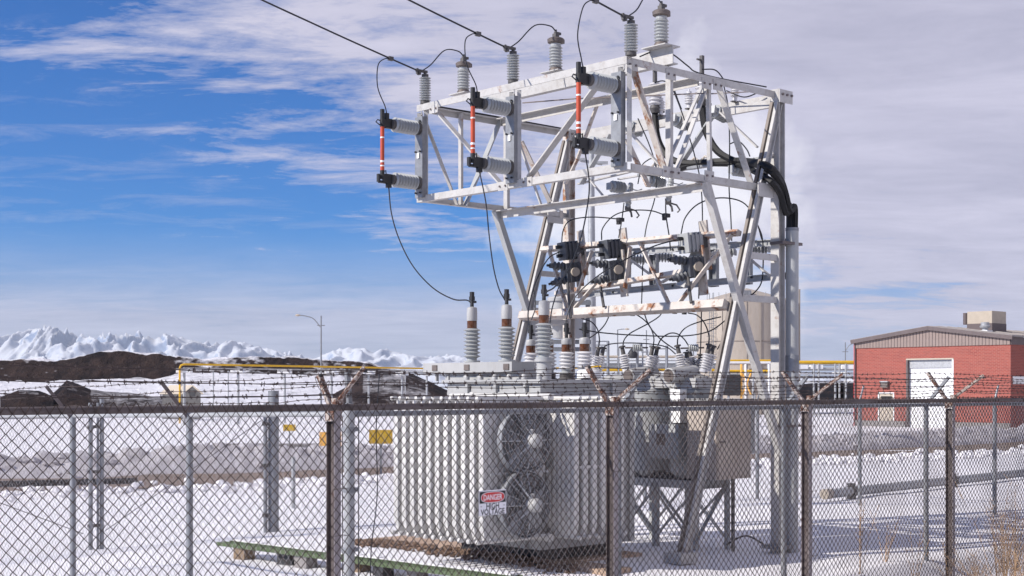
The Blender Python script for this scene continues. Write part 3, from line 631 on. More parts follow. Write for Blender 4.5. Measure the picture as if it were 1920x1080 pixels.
# ribbed instrument transformers on the lower truss
def ribbed_block(px, py, lab, kind, mat=PORCD):
    p = on_leg(px, py, .20); o_n = len(bpy.data.objects); r = thing('voltage_transformer', lab, 'voltage transformer', p, group='voltage transformers on the lower truss')
    ax = (-U*.82+V*.30-Z3*.10).normalized(); d, s, t = frame(ax)
    if kind == 'cube':
        MB().box(p+d*.0, .18, .17, .16, (d, s, t)).build('body', mat, r)
        for k in range(4): MB().box(p+d*(.09-.05*k), .022, .215-.01*k, .205, (d, s, t)).build('rib', mat, r)
        MB().box(p-d*.11, .10, .13, .13, (d, s, t)).build('back_plate', DARKG, r)
        for a in (-.05, .05): MB().tube([p+d*.09+t*a, p+d*.14+t*a], .018, 8).box(p+d*.145+t*a, .04, .04, .04, (d, s, t)).build('terminal', BLACKM, r)
    else:
        MB().box(p-d*.06, .18, .18, .20, (d, s, t)).build('body', mat, r)
        for k in range(3): MB().box(p-d*(.12-.05*k), .018, .20, .22, (d, s, t)).build('rib', mat, r)
        for a in (.075, -.075):
            b = MB().lathe([(.045, 0)]+sheds(3, .030, .052, .0, .14)+[(.03, .14), (.028, .18)], 14, p+d*.02+t*a, (d+t*a*2.0)).build('bushing', mat, r)
            MB().lathe([(.014, .17), (.014, .215)], 8, p+d*.02+t*a, (d+t*a*2.0)).build('terminal', BLACKM, b)
        MB().lathe([(.05, 0), (.05, .04)], 14, p-d*.06-s*.09, -s).build('nameplate_boss', TAN, r)
    MB().bar(p-d*.16-t*.30, p-d*.16+t*.22, .16, .02, up=d).build('mounting_plate', RUSTYW, r); r.scale = (1.18,)*3
    return p
VT = [ribbed_block(1068, 470, 'grey ribbed resin transformer, upper left one on the lower truss', 'cube'), ribbed_block(1147, 467, 'grey ribbed resin transformer, upper middle one on the lower truss', 'cube'),
      ribbed_block(1297, 455, 'whitish ribbed transformer at the top right of the lower truss', 'cube', GREYP), ribbed_block(1062, 512, 'grey two-horned transformer, lower left one on the lower truss', 'horn'),
      ribbed_block(1142, 508, 'grey two-horned transformer, lower middle one on the lower truss', 'horn'), ribbed_block(1290, 502, 'black and grey two-horned transformer, lower right one on the lower truss', 'horn')]
for px, a, b in ((1066, 530, 596), (1128, 538, 575), (1292, 520, 568)):
    MB().tube([on_leg(px-2, a, .2), on_leg(px+4, b, .2)], .02, 8).build('conduit', DARKG, ST)
MB().bar(on_leg(1308, 470, .11), on_leg(1276, 537, .11), .16, .03, up=LN).build('plate', WHITE, ST)
# insulators on the rear mounting channels
for k, (px, lab) in enumerate(((1168, 'short grey insulator on the leftmost dark rear mounting channel'), (1235, 'short grey insulator on the second dark rear mounting channel'), (1330, 'short grey insulator on the third dark rear mounting channel'), (1420, 'short pale insulator on the rear mounting channel nearest the column'))):
    v = vof((1178, 1230, 1342, 1405)[k], RU+.1)
    put(ph, Y(RU+.10, v, rz[0]-.03), lab, UR() @ Matrix.Rotation(R(-35), 3, 'Z'), 'insulators behind the rear rails', scale=.85)
# riser pipe and cables
RPX = Y(A_+.10, -.09, 0)
rr = thing('cable_riser', 'grey vertical riser pipe strapped to the right column', 'conduit', RPX)
MB().tube([RPX+Z3*-.1, RPX+Z3*2.30], .074, 20).build('pipe', GREYP, rr); MB().tube([RPX+Z3*2.30, RPX+Z3*3.98], .080, 20).build('pipe', GREYP, rr)
MB().tube([RPX+Z3*2.22, RPX+Z3*2.42], .086, 20).build('coupling', GALV, rr); MB().tube([RPX+Z3*3.96, RPX+Z3*4.0], .083, 20).build('rim', GALV, rr)
MB().box(Y(A_+.02, -.06, 3.80), .40, .20, .035, AX).build('strap', RUST, rr); MB().box(Y(A_+.02, -.06, 1.55), .40, .20, .03, AX).build('strap', RUST, rr)
def wire(pts, d, lab, r=.0085, mat=WIREK, name='wire', cat='wire', group=None, ends=None, p3=False):
    if p3: P = [Vector(p) for p in pts]
    else:
        n = len(pts); P = [at(x, y, d[0]+(d[1]-d[0])*i/(n-1)) for i, (x, y) in enumerate(pts)]
    if ends: P[0], P[-1] = ends[0] or P[0], ends[1] or P[-1]
    o = MB().tube(spline(P, 6), r, 6).build(name, mat); tag(o, lab, cat, group); return o
dR = lambda px: on_u(px, HZ, A_-.12).y
top = RPX+Z3*3.9
def cable(pts, lab, r, o):
    P = [on_u(x, y, A_-.10) if x < 1400 else on_v(x, y, -.13+.3*max(0, (1440-x)/40)) for x, y in pts]+[RPX+Vector((o, 0, 4.25)), RPX+Vector((o, 0, 3.9))]
    wire(P, 0, lab, r, CABLE, 'power_cable', 'cable', p3=True)
cable([(1228, 203), (1229, 232), (1236, 268), (1256, 297), (1290, 306), (1340, 303), (1395, 302), (1440, 312), (1466, 342), (1477, 385)], 'thick black cable from the left termination to the riser', .046, -.03)
cable([(1316, 190), (1318, 216), (1326, 252), (1346, 284), (1376, 301), (1395, 303), (1442, 318), (1468, 352), (1480, 395)], 'thick black cable from the right termination to the riser', .046, .03)
cable([(1262, 322), (1300, 309), (1345, 307), (1390, 311), (1440, 336), (1462, 362), (1474, 400)], 'lowest of the thick black cables curving into the riser', .040, .0)

# ------------------------------------------------------------------ line conductors, jumpers and leads
NM = ('left', 'middle', 'right')
LINEEND = []
for k in range(3):
    a = POSTI[k]+Z3*.42-U*.14; P = [a-U*t+Z3*(.19*t+.006*t*t) for t in (0, .5, 1.5, 3, 6, 10, 16)]
    wire(P, 0, f'{NM[k]} overhead line conductor rising away from its post insulator', .0105, WIREK, 'line_conductor', 'wire', 'overhead line conductors', p3=True)
    c = a-U*.42+Z3*.081                                             # tap clamp
    o = MB().box(c, .07, .04, .05, AX).build('tap_clamp', DARKG); tag(o, f'small bolted clamp on the {NM[k]} overhead conductor', 'clamp', 'tap clamps')
    f = fpt(k, .56, .47)
    wire([c, c-U*.10-Z3*.02, c-U*.20-Z3*.12, (c*.45+f*.55)-U*.17, f-U*.03+Z3*.10, f], 0, f'thin jumper dropping from the {NM[k]} conductor to its red fuse', .007, p3=True)
    r_ = ARR[k]+Z3*.50; b = POSTI[k]+Z3*.43
    wire([b-U*.04, b+U*.10+Z3*.10, (b+r_)/2+Z3*.17, r_-U*.10+Z3*.05, r_], 0, f'arched jumper from the {NM[k]} post insulator to its arrester', .008, p3=True)
    wire([ARR[k]+Z3*.02+U*.08, ARR[k]+U*.14-Z3*.10, ARR[k]+U*.10-Z3*.2-V*.1], 0, f'short ground lead at the foot of the {NM[k]} roof arrester', .012, CABLE, p3=True)
HVB = [Y(-.30, v, 0) for v in (vof(885, -.3), vof(950, -.3), vof(1020, -.3))]
HT = 3.0                                                            # height of the high voltage terminals
hv = [p+Z3*z for p, z in zip(HVB, (2.965, 2.96, 2.97))]
f0, f1, f2 = fpt(0, .53, -.44), fpt(1, .53, -.44), fpt(2, .53, -.44)
wire([(727, 352), (734, 400), (749, 450), (775, 500), (812, 540), (850, 561), (876, 563), (885, 571)], (f0.y, hv[0].y), 'long drooping lead from the left fuse to the left tall bushing', ends=(f0, None))
wire([(905, 322), (911, 380), (917, 440), (925, 500), (935, 540), (944, 558), (950, 568)], (f1.y, hv[1].y), 'hanging lead from the middle fuse to the middle tall bushing', ends=(f1, None))
wire([(1103, 292), (1105, 345), (1100, 395), (1088, 450), (1066, 505), (1040, 538), (1024, 548), (1020, 562)], (f2.y, hv[2].y), 'hanging lead from the right fuse to the right tall bushing', ends=(f2, None))
LVB = [Y(.75, v, 0) for v in (2.32, 1.99, 1.68, 1.37)]
lv = [p.y for p in LVB]; mid = VT[0].y
wire([(995, 622), (990, 592), (995, 560), (1008, 520), (1028, 485), (1049, 472)], (lv[0], VT[0].y), 'lead from the leftmost short bushing up past the raking leg')
wire([(1030, 615), (1036, 575), (1052, 528), (1075, 487), (1100, 466), (1128, 463)], (lv[1], VT[1].y), 'lead curving from the transformer up to the middle grey resin block')
wire([(1060, 622), (1063, 592), (1080, 555), (1120, 518), (1170, 488), (1225, 462), (1275, 448)], (lv[2], VT[2].y), 'long diagonal lead rising to the whitish block on the truss')
wire([(1086, 617), (1130, 624), (1200, 629), (1280, 630), (1330, 621), (1364, 598)], (lv[3], 17.9), 'long slack cable sagging level across the yard behind the truss')
wire([(1092, 640), (1105, 634), (1122, 622), (1135, 607), (1143, 590)], (lv[3], 18.6), 'short loop from the rightmost short bushing')
for pts, d, lab in (
    ([(1053, 458), (1056, 432), (1070, 413), (1110, 407), (1165, 411)], (VT[0].y, 19.0), 'curved lead from the left resin block to a hanging clamp'),
    ([(1128, 450), (1130, 428), (1150, 405), (1180, 395), (1220, 395), (1248, 404)], (VT[1].y, 18.6), 'curved lead from the middle resin block to a hanging clamp'),
    ([(1277, 438), (1285, 408), (1310, 382), (1350, 371), (1392, 379), (1416, 410), (1430, 455)], (VT[2].y, 17.9), 'curved lead from the whitish block over to the right column'),
    ([(1170, 380), (1166, 412), (1160, 446)], (18.4, 18.4), 'short straight drop below the left hanging hook'),
    ([(1248, 372), (1249, 405), (1255, 445), (1257, 470)], (18.0, 18.1), 'short straight drop below the right hanging hook'),
    ([(1196, 222), (1216, 268), (1228, 305), (1231, 335), (1227, 375), (1212, 425), (1206, 480), (1203, 570)], (18.9, 18.9), 'long drop wire left of the middle rear channel'),
    ([(1262, 168), (1280, 215), (1294, 262), (1302, 290), (1314, 345), (1317, 420), (1312, 485), (1310, 560)], (18.3, 18.3), 'long drop wire passing behind the white block'),
    ([(1357, 160), (1365, 200), (1368, 270), (1367, 350), (1370, 400), (1372, 452)], (17.9, 17.9), 'drop wire just left of the raking leg'),
    ([(1227, 155), (1245, 152), (1262, 165), (1272, 190), (1278, 205)], (18.8, 18.8), 'jumper arching off the left cable termination'),
    ([(1316, 130), (1340, 131), (1354, 145), (1362, 162)], (18.2, 18.2), 'jumper arching off the right cable termination'),
    ([(1200, 106), (1225, 97), (1256, 99), (1290, 124), (1305, 135), (1350, 147), (1437, 163)], (16.1, 17.5), 'black cable lying along the top right chord of the box truss'),
    ([(1368, 270), (1385, 265), (1400, 280), (1406, 293)], (17.9, 17.7), 'short curved tap near the top of the raking leg'),
    ([(1196, 345), (1203, 312), (1215, 300), (1222, 297)], (18.9, 18.9), 'short curved tap beside the left cable clamp'),
    ([(1362, 170), (1395, 182), (1425, 172)], (17.9, 17.6), 'slack ground wire at the right end of the rear beam'),
    ([(1413, 408), (1425, 432), (1430, 452), (1431, 490), (1428, 528), (1415, 548), (1395, 562), (1372, 590)], (17.7, 17.9), 'lead looping down right of the raking leg'),
    ([(1372, 590), (1378, 605), (1377, 625), (1368, 645)], (17.8, 18.0), 'lower loop hanging beside the raking leg'),
    ([(1122, 653), (1124, 638), (1120, 617), (1108, 603), (1092, 598)], (19.0, 18.6), 'loop over the leftmost breaker bushing'),
    ([(1133, 650), (1145, 645), (1175, 643), (1220, 645), (1250, 651), (1267, 664)], (19.0, 18.2), 'nearly level wire across the breaker bushings'),
    ([(1168, 648), (1171, 636), (1183, 624), (1213, 608), (1235, 594), (1242, 584)], (18.8, 18.4), 'wire curving up right from the second breaker bushing'),
    ([(1225, 648), (1226, 634), (1221, 617), (1210, 602), (1195, 591), (1186, 589)], (18.5, 18.6), 'wire curving up left from the third breaker bushing'),
    ([(1233, 648), (1241, 634), (1256, 625), (1270, 626), (1282, 635), (1291, 648)], (18.4, 18.1), 'round arch between two breaker bushings'),
    ([(1267, 656), (1245, 641), (1226, 623), (1214, 604), (1208, 587)], (18.2, 18.6), 'straight-looking wire slanting up left from the fourth breaker bushing'),
    ([(1270, 648), (1272, 632), (1285, 615), (1310, 604), (1352, 594)], (18.1, 17.8), 'wire sweeping up right to the raking leg'),
    ([(1329, 645), (1329, 628), (1321, 606), (1307, 591), (1290, 587)], (17.9, 18.2), 'arch over the rightmost breaker bushing'),
    ([(1315, 565), (1315, 600), (1314, 640), (1313, 664)], (18.2, 18.2), 'straight vertical lead in front of the cream tank'),
    ([(1090, 597), (1150, 592), (1230, 588), (1300, 584), (1355, 580)], (18.8, 17.9), 'bus wire running along the underside of the lower beam'),
    ([(1345, 655), (1352, 643), (1360, 634)], (17.8, 17.9), 'short stub lead at the rightmost breaker bushing'),
    ([(1000, 540), (1004, 575), (996, 600)], (18.7, 18.6), 'short black tie on the left raking leg')):
    wire(pts, d, lab)
for px, py, d, lab in ((1163, 412, 19.0, 'left'), (1249, 404, 18.6, 'right')):
    o = MB().box(at(px, py, d), .10, .06, .05, AX).box(at(px-3, py+4, d), .04, .05, .07, AX).build('wire_clamp', BLACKM); tag(o, f'black bolted wire clamp hanging in mid air, {lab} of the pair', 'clamp', 'black wire clamps')
for px, py, d, lab in ((1186, 590, 18.6, 'second from the left'), (1168, 587, 18.6, 'leftmost'), (1265, 586, 18.3, 'third from the left'), (1283, 587, 18.2, 'rightmost')):
    o = MB().box(at(px, py, d), .05, .04, .035, AX).build('wire_clamp', BLACKM); tag(o, f'black bus clamp under the lower beam, {lab}', 'clamp', 'bus clamps under the lower beam')

# ------------------------------------------------------------------ transformer on its pad
PADZ = .055
pd = thing('concrete_pad', 'tan concrete pad under the big transformer', 'pad', Y(.6, 1.9, 0))
MB().box(Y(.30, 2.45, PADZ-.15), 1.5, 3.5, .30, AX).build('slab', CONC, pd); MB().box(Y(-.25, .28, PADZ-.152), .40, .84, .30, AX).build('slab', CONC, pd)
mb = MB()
for k in range(420):
    v = random.uniform(.2, 4.3); uu = -.47-abs(random.gauss(0, .11)); c = Y(uu, v, 0); r = random.uniform(.014, .045); c.z = g0(c.x, c.y)+r*.5+max(0, .05-.3*abs(uu+.47))
    mb.add([c+Vector((a.x*r*random.uniform(.7, 1.3), a.y*r, a.z*r*.7)) for a in IV], IF)
o = mb.build('gravel', GRAVEL, None, False); o['kind'] = 'stuff'; tag(o, 'brown gravel and clods spilling along the front edge of the pad', 'gravel')
TU0, TU1, TV0, TV1, TZ0, TZ1 = -.55, 1.0, .78, 2.40, .20, 2.10
T = thing('power_transformer', 'large grey power transformer with fluted radiators, two fans and tall bushings', 'transformer', Y(.4, 1.6, PADZ))
def ybox(u0, u1, v0, v1, z0, z1): return MB().box(Y((u0+u1)/2, (v0+v1)/2, (z0+z1)/2), u1-u0, v1-v0, z1-z0, AX)
ybox(TU0, TU1, TV0, TV1, TZ0, TZ1).build('tank', TANKP, T)
ybox(TU0-.05, TU1+.05, TV0-.05, TV1+.05, TZ1-.03, TZ1+.012).build('cover', TANKP, T)
ybox(TU0+.12, TU1-.1, TV0+.12, TV1-.12, PADZ+.005, TZ0).build('base', DARKM, T)  # near-black colour stands in for the shaded void beneath the tank
for v in (1.0, 1.5, 2.0): ybox(TU0-.045, TU0, v-.02, v+.02, TZ0, TZ1-.03).build('stiffener', TANKP, T)
for u in (.60, .9): ybox(u-.02, u+.02, TV0-.04, TV0, TZ0, TZ1-.03).build('stiffener', TANKP, T)
# radiator: one fluted panel mesh shared by all panels
def panel_mesh(width, z0, z1, mat, nfl=11, th=.084):
    mb = MB(); n = nfl*6; prof = []
    for i in range(n+1):
        x = -width/2+width*i/n; e = 1 if 0 < i < n else .86; prof.append((x, (th/2)*((.66+.34*abs(math.sin(math.pi*i/6))) if 2 < i < n-2 else 1)*e))
    ring = [(x, y) for x, y in prof]+[(x, -y) for x, y in reversed(prof)]; k = len(ring); vs = []
    zs = [(z0, .25), (z0+.06, .55), (z0+.16, 1), (z1-.16, 1), (z1-.06, .55), (z1, .25)]
    for z, s in zs: vs += [Vector((x*(.93 if s < 1 else 1), y*(s*.8+.2), z)) for x, y in ring]
    fs = [(j*k+i, j*k+(i+1) % k, (j+1)*k+(i+1) % k, (j+1)*k+i) for j in range(len(zs)-1) for i in range(k)]
    mb.add(vs, fs+[tuple(range(k-1, -1, -1)), tuple(range((len(zs)-1)*k, len(zs)*k))])
    for z in (z0+.01, z1-.01): mb.lathe([(.012, -width/2-.07), (.026, -width/2-.06), (.028, -width/2-.03), (.024, -width/2-.02), (.024, width/2+.12)], 10, (0, 0, z), (1, 0, 0))
    return mb.mesh('radiator_panel', mat)
RZ0, RZ1 = .36, 1.91
pm = panel_mesh(.88, RZ0, RZ1, RADP)
org = Vector(T['_o'])
PIT = .1475
for k in range(11):
    o = bpy.data.objects.new('radiator_panel', pm); COL.objects.link(o); o.parent = T; p = Y(-1.10, .66+PIT*k, 0)-org; o.location = p; o.rotation_euler = (0, 0, PSI)
pm2 = panel_mesh(.44, RZ0, RZ1, RADP, 6)
for k in range(6):
    o = bpy.data.objects.new('radiator_panel', pm2); COL.objects.link(o); o.parent = T; p = Y(-.45+.145*k, .53, 0)-org; o.location = p; o.rotation_euler = (0, 0, PSI+math.pi/2)
for z in (RZ0+.0, RZ1-.0):
    MB().tube([Y(-.60, .56, z), Y(-.60, 2.26, z)], .045, 12).build('header_pipe', RADP, T)
    MB().tube([Y(-.52, .72, z), Y(.36, .72, z)], .04, 12).build('header_pipe', RADP, T)
for v in (.95, 1.9):
    for z in (RZ0, RZ1): MB().tube([Y(-.60, v, z), Y(TU0, v, z)], .06, 12).build('header_neck', RADP, T)
for u_, v0, v1 in ((-1.40, .6, 2.17), (-.9, .6, 2.17)): MB().bar(Y(u_, v0, 1.16), Y(u_, v1, 1.16), .012, .03).build('tie_bar', RADP, T)
MB().bar(Y(-1.56, .605, 1.14), Y(-.65, .605, 1.14), .012, .045).build('tie_bar', RADP, T); MB().bar(Y(-.48, .34, 1.14), Y(.33, .34, 1.14), .012, .03).build('tie_bar', RADP, T)
ybox(-.50, -.36, .62, .74, 1.13, 1.29).build('junction_box', GREYP, T)
# cooling fans on the side of the left bank
def fan(z, uc):
    c = Y(uc, .50, z); d = -V; fr = MB()
    rad = .36
    fr.lathe([(rad, -.02), (rad+.008, -.02), (rad+.008, .05), (rad, .05), (rad, -.02)], 36, c, d)
    f = fr.build('fan', GALV, T)
    g = MB()
    for i in range(9): 
        rr_ = .08+(rad-.08)*i/8; zz_ = .12*(1-(rr_/rad)**2*.55)
        g.tube([c+U*(math.cos(a)*rr_)+Z3*(math.sin(a)*rr_)+d*zz_ for a in [2*math.pi*j/28 for j in range(29)]], .0028, 3, False)
    for j in range(16):
        a = 2*math.pi*j/16; g.tube([c+U*(math.cos(a)*r_)+Z3*(math.sin(a)*r_)+d*(.12*(1-(r_/rad)**2*.55)) for r_ in (.07, .16, .25, .36)], .0042 if j % 4 else .007, 4)
    g.build('fan_guard', GALVL, f)
    bl = MB()
    for j in range(5):
        a = 2*math.pi*j/5+.3; e1 = U*math.cos(a)+Z3*math.sin(a); e2 = -U*math.sin(a)+Z3*math.cos(a)
        bl.add([c+e1*.06-e2*.03-d*.02, c+e1*.33-e2*.10-d*.05, c+e1*.33+e2*.09+d*.03, c+e1*.06+e2*.04+d*.02], [(0, 1, 2, 3)])
    bl.build('fan_blades', GALV, f)
    MB().lathe([(.02, .04), (.07, .05), (.078, .09), (.078, .19), (.070, .23), (.045, .255), (.02, .26)], 18, c, d).lathe([(.025, 0), (.036, .015), (.036, .05), (.025, .06)], 12, c+d*.13+Z3*.065, Z3).build('fan_motor', TANKP, f)
    ar = MB()
    for a in (.6, 2.1, 3.9, 5.4): ar.bar(c+d*.16+U*(math.cos(a)*.08)+Z3*(math.sin(a)*.08), c+d*.03+U*(math.cos(a)*.36)+Z3*(math.sin(a)*.36), .008, .014)
    ar.build('fan_arm', GALVL, f)
fan(1.45, -1.07); fan(.76, -1.07)
for z in (1.84, 1.10, .40): MB().bar(Y(-1.50, .555, z), Y(-.66, .555, z), .02, .025).build('fan_rail', GALVL, T)
# bushing box, turret and bushings
ybox(-.48, -.12, 1.33, 2.95, 2.20, 2.32).build('bushing_box', TANKP, T)
for v0, v1 in ((1.30, 2.62),): ybox(-.40, .10, v0, v1, TZ1+.012, 2.20).build('bushing_box', TANKP, T)
for v in (1.42, 2.12, 2.72): ybox(-.492, -.48, v-.045, v+.045, 2.225, 2.295).build('access_plate', BROWNC, T)
for v in (2.78, 2.55, 2.25, 2.0): ybox(-.42, -.38, v-.012, v+.012, 2.10, 2.20).build('rib', TANKP, T)
def bushing(base, z0, tall, par):
    p = base+Z3*z0; s = 1.0 if tall else .62
    b = MB().lathe([(.10, 0), (.10, .02), (.06, .025), (.06, .05)], 20, p).build('bushing', PORC, par)
    L_ = .36 if tall else .22; n = 8 if tall else 5
    MB().lathe(sheds(n, .068, .103 if tall else .098, .05, .05+L_, ), 24, p).build('porcelain', PORC if tall else PORCW, b)
    MB().lathe([(.058, .05+L_), (.06, .06+L_), (.06, .135+L_), (.056, .14+L_)], 20, p).build('oil_glass', AMBER, b)
    h = .14+L_; hh = .16 if tall else .07
    MB().lathe([(.062, h), (.064, h+.01), (.064, h+hh*.7), (.058, h+hh), (.03, h+hh+.01)], 20, p).build('cap', TANKP, b)
    q = p+Z3*(h+hh); MB().lathe([(.024, 0), (.02, .13), (.016, .14)], 10, q).box(q+Z3*.11, .05, .05, .05, AX).box(q+Z3*.07+U*.02, .07, .04, .025, AX).box(q+Z3*.16, .04, .04, .06, AX).build('terminal', BLACKM, b)
    return q+Z3*.18
bushing(HVB[0], 2.325, True, T); bushing(HVB[1], 2.325, True, T)
MB().lathe([(.10, 2.09), (.085, 2.12), (.085, 2.31), (.11, 2.315), (.11, 2.345)], 24, HVB[2]).build('turret', TANKP, T)
bushing(HVB[2], 2.345, True, T)
for i, p in enumerate(LVB):
    MB().lathe([(.11, 2.10), (.11, 2.13), (.085, 2.14), (.085, 2.19)], 20, p).build('turret', DARKG if i < 3 else WHITEP, T)
    bushing(p, 2.19, False, T)
MB().lathe([(.155, 2.13), (.16, 2.16), (.14, 2.21), (.11, 2.235), (.06, 2.24)], 24, Y(.62, 1.18, 0)).build('relief_valve', WHITEP, T)
MB().bar(Y(.62, 1.20, 2.265), Y(.72, 1.06, 2.275), .03, .02).build('valve_flag', YEL, T)
for k in range(6): MB().lathe([(.035, 0), (.035, .05), (.02, .07)], 10, Y(-.50+.0*k, .85+.25*k, TZ1+.01)).build('cover_bolt', TANKP, T)
ybox(TU0-.02, TU0, .80, 2.38, 1.93, 1.97).build('band', TANKP, T)

# ------------------------------------------------------------------ oil circuit breaker on its stand
BU0, BU1, BV0, BV1 = 2.17, 2.73, .82, 2.72; BZ = .10
K = thing('circuit_breaker', 'grey three-tank oil circuit breaker on a braced steel stand behind the transformer', 'circuit breaker', Y(2.45, 1.75, BZ))
for u in (BU0, BU1):
    for v in (BV0, 1.48, 2.1, BV1): mb = MB().angle(Y(u, v, -.05), Y(u, v, .80), .07, .010, U, 1 if u == BU0 else -1, 1).build('stand_leg', GREYP, K)
    for v0, v1 in ((BV0, 1.48), (1.48, 2.1), (2.1, BV1)):
        MB().bar(Y(u+.01, v0, .12), Y(u+.01, v1, .74), .012, .055, up=U).build('stand_brace', GREYP, K); MB().bar(Y(u-.01, v1, .12), Y(u-.01, v0, .74), .012, .055, up=U).build('stand_brace', GREYP, K)
    MB().chan(Y(u, BV0-.03, .80), Y(u, BV1+.03, .80), .10, .05, .01).build('stand_rail', GREYP, K)
for v in (BV0, BV1):
    MB().bar(Y(BU0, v-.01, .10), Y(BU1, v-.01, .76), .012, .06, up=V).build('stand_brace', GREYP, K); MB().chan(Y(BU0-.02, v, .80), Y(BU1+.02, v, .80), .10, .05, .01).build('stand_rail', GREYP, K)
BC = [1.12, 1.76, 2.40]
for v in BC:
    c = Y(2.45, v, 0); t_ = MB().lathe([(.05, .84), (.20, .87), (.275, .95), (.28, 1.05), (.28, 1.93), (.295, 1.95), (.295, 1.99), (.28, 2.0)], 36, c).build('tank', GREYP, K)
    MB().lathe([(.29, 2.0), (.27, 2.10), (.20, 2.17), (.10, 2.20)], 32, c).build('dome', TANKP, t_)
    MB().lathe([(.283, 1.40), (.288, 1.42), (.283, 1.44)], 32, c).build('band', GREYP, t_)
ybox(2.22, 2.68, BV0+.02, BV1-.02, 2.02, 2.14).build('top_frame', TANKP, K)
ybox(BU0+.08, BU0+.22, BV0+.03, BV1-.05, .84, .93).build('base_beam', DARKM, K)
for a, b, bx in ((1.10, 1.62, 1), ):
    pass
v0, v1 = vof(1273, 2.0), vof(1218, 2.0)
cb = ybox(1.99, 2.16, v0, v1, 1.13, 1.56).build('control_box', GREYP, K); ybox(1.982, 1.99, v1-.27, v1-.13, 1.30, 1.44).build('gauge_window', BROWNC, cb)
MB().tube([Y(2.08, v0+.12, 1.56), Y(2.08, v0+.12, 2.02)], .018, 8).build('conduit', DARKG, K)
ybox(2.05, 2.18, vof(1273, 2.1)-.06, vof(1273, 2.1)+.10, 1.58, 2.0).build('riser_box', WHITEP, K)
for v in (BC[0], BC[1]+.05):
    c0_, c1_ = Y(1.98, v-.02, 2.17), Y(2.50, v-.02, 2.21); ax = (c1_-c0_).normalized()
    h = MB().lathe([(.088, 0), (.10, .01), (.10, .50), (.06, .53)], 24, c0_, ax).build('vent_hood', TANKP, K); MB().lathe([(.085, -.003), (.085, .0)], 24, c0_, ax).build('hood_opening', BROWNC, h)
def kbush(pb, ptp, d0, lab=None):
    a = at(*pb, d0); b = at(*ptp, d0); d = (b-a); Ln = d.length; d.normalize()
    q = MB().lathe([(.055, -.04), (.055, .0)]+sheds(6, .042, .072, .0, Ln*.62), 18, a, d).build('bushing', PORCW, K)
    MB().lathe([(.03, Ln*.62), (.026, Ln*.92), (.045, Ln*.93), (.045, Ln*1.0), (.02, Ln*1.02)], 12, a, d).build('terminal', DARKG, q)
for pb, pt_, d in (((1113, 694), (1123, 651), 19.0), ((1122, 692), (1132, 651), 19.3), ((1174, 690), (1166, 649), 18.7), ((1215, 694), (1224, 649), 18.5), ((1224, 693), (1233, 650), 18.8), ((1278, 688), (1270, 647), 18.1), ((1300, 690), (1292, 655), 18.6), ((1289, 689), (1287, 660), 18.4), ((1320, 692), (1330, 645), 17.9), ((1327, 690), (1338, 648), 18.3), ((1312, 690), (1313, 664), 18.5)):
    kbush(pb, pt_, d)
for a, b, d in (((1172, 652), (1215, 652), 18.6), ((1276, 653), (1320, 652), 18.0)):
    p0, p1 = at(*a, d), at(*b, d); m = (p0+p1)/2; q = MB().tube([p0, p1], .012, 6).build('link_rod', BROWNC, K)
    MB().lathe([(.045, -.05)]+sheds(4, .04, .052, -.05, .05)+[(.05, .055), (.05, .075)], 14, m, (p1-p0)).build('link_insulator', PORC, q)
cbu0, cbu1 = uof(1343, .30), uof(1343, .30)+.67
cab = ybox(cbu0, cbu1, .30, .76, .90, 1.86).build('control_cabinet', TANCAB, K, label='tan steel control cabinet hung on the right end')
ybox(cbu0+.02, cbu1-.02, .288, .30, .93, 1.83).build('door', TANCAB, cab); ybox(cbu0-.03, cbu1+.03, .27, .78, 1.86, 1.885).build('rain_hood', TANKP, cab)
MB().tube([Y(cbu0+.04, .28, 1.36), Y(cbu0+.04, .27, 1.36), Y(cbu0+.14, .27, 1.36)], .012, 6).build('handle', RUST, cab)
ybox(cbu1+.02, cbu1+.16, .36, .60, 1.20, 1.75).build('side_box', GREYP, K)
MB().tube([Y(cbu1-.1, .5, -.1), Y(cbu1-.1, .5, .90)], .025, 8).build('conduit', DARKG, K); MB().tube([Y(cbu1+.05, .7, -.1), Y(cbu1+.05, .7, .90)], .03, 8).build('conduit', GALVL, K)
MB().tube(spline([Y(2.5, .6, .05), Y(2.7, .45, .16), Y(2.9, .3, .04)]), .012, 6).build('ground_lead', CABLE, K)

# ------------------------------------------------------------------ voltage regulator can on a frame behind the left column
def regulator():
    c = at(1052, HZ, 23.0); c.z = 0; r = thing('voltage_regulator', 'white can-shaped voltage regulator on a raised frame behind the left column', 'regulator', c)
    z = lambda y: CH+(HZ-y)/F*23.0
    MB().lathe([(.02, z(636)), (.13, z(634)), (.16, z(622)), (.185, z(612)), (.185, z(566)), (.22, z(565)), (.225, z(560)), (.20, z(557)), (.06, z(555))], 28, c).build('tank', TANKP, r)
    ybx = MB().box(c+Vector((-.05, -.17, z(603))), .34, .08, .13).build('name_plate', TAN, r)
    MB().lathe([(.035, z(556))]+sheds(4, .03, .05, z(556), z(534))+[(.015, z(532)), (.015, z(528))], 16, c+Vector((.02, 0, 0))).build('bushing', PORCW, r)
    for y in (566, 640, 654): MB().box(c+Vector((.0, .25, z(y))), 1.0, .05, .07).build('frame_beam', GALV, r)
    for x in (-.45, .45): MB().box(c+Vector((x, .30, z(560)/2)), .07, .07, z(560)).build('frame_post', GALV, r)
    MB().box(c+Vector((.18, .10, z(610))), .36, .3, .42).build('cabinet', TANKP, r)
regulator()

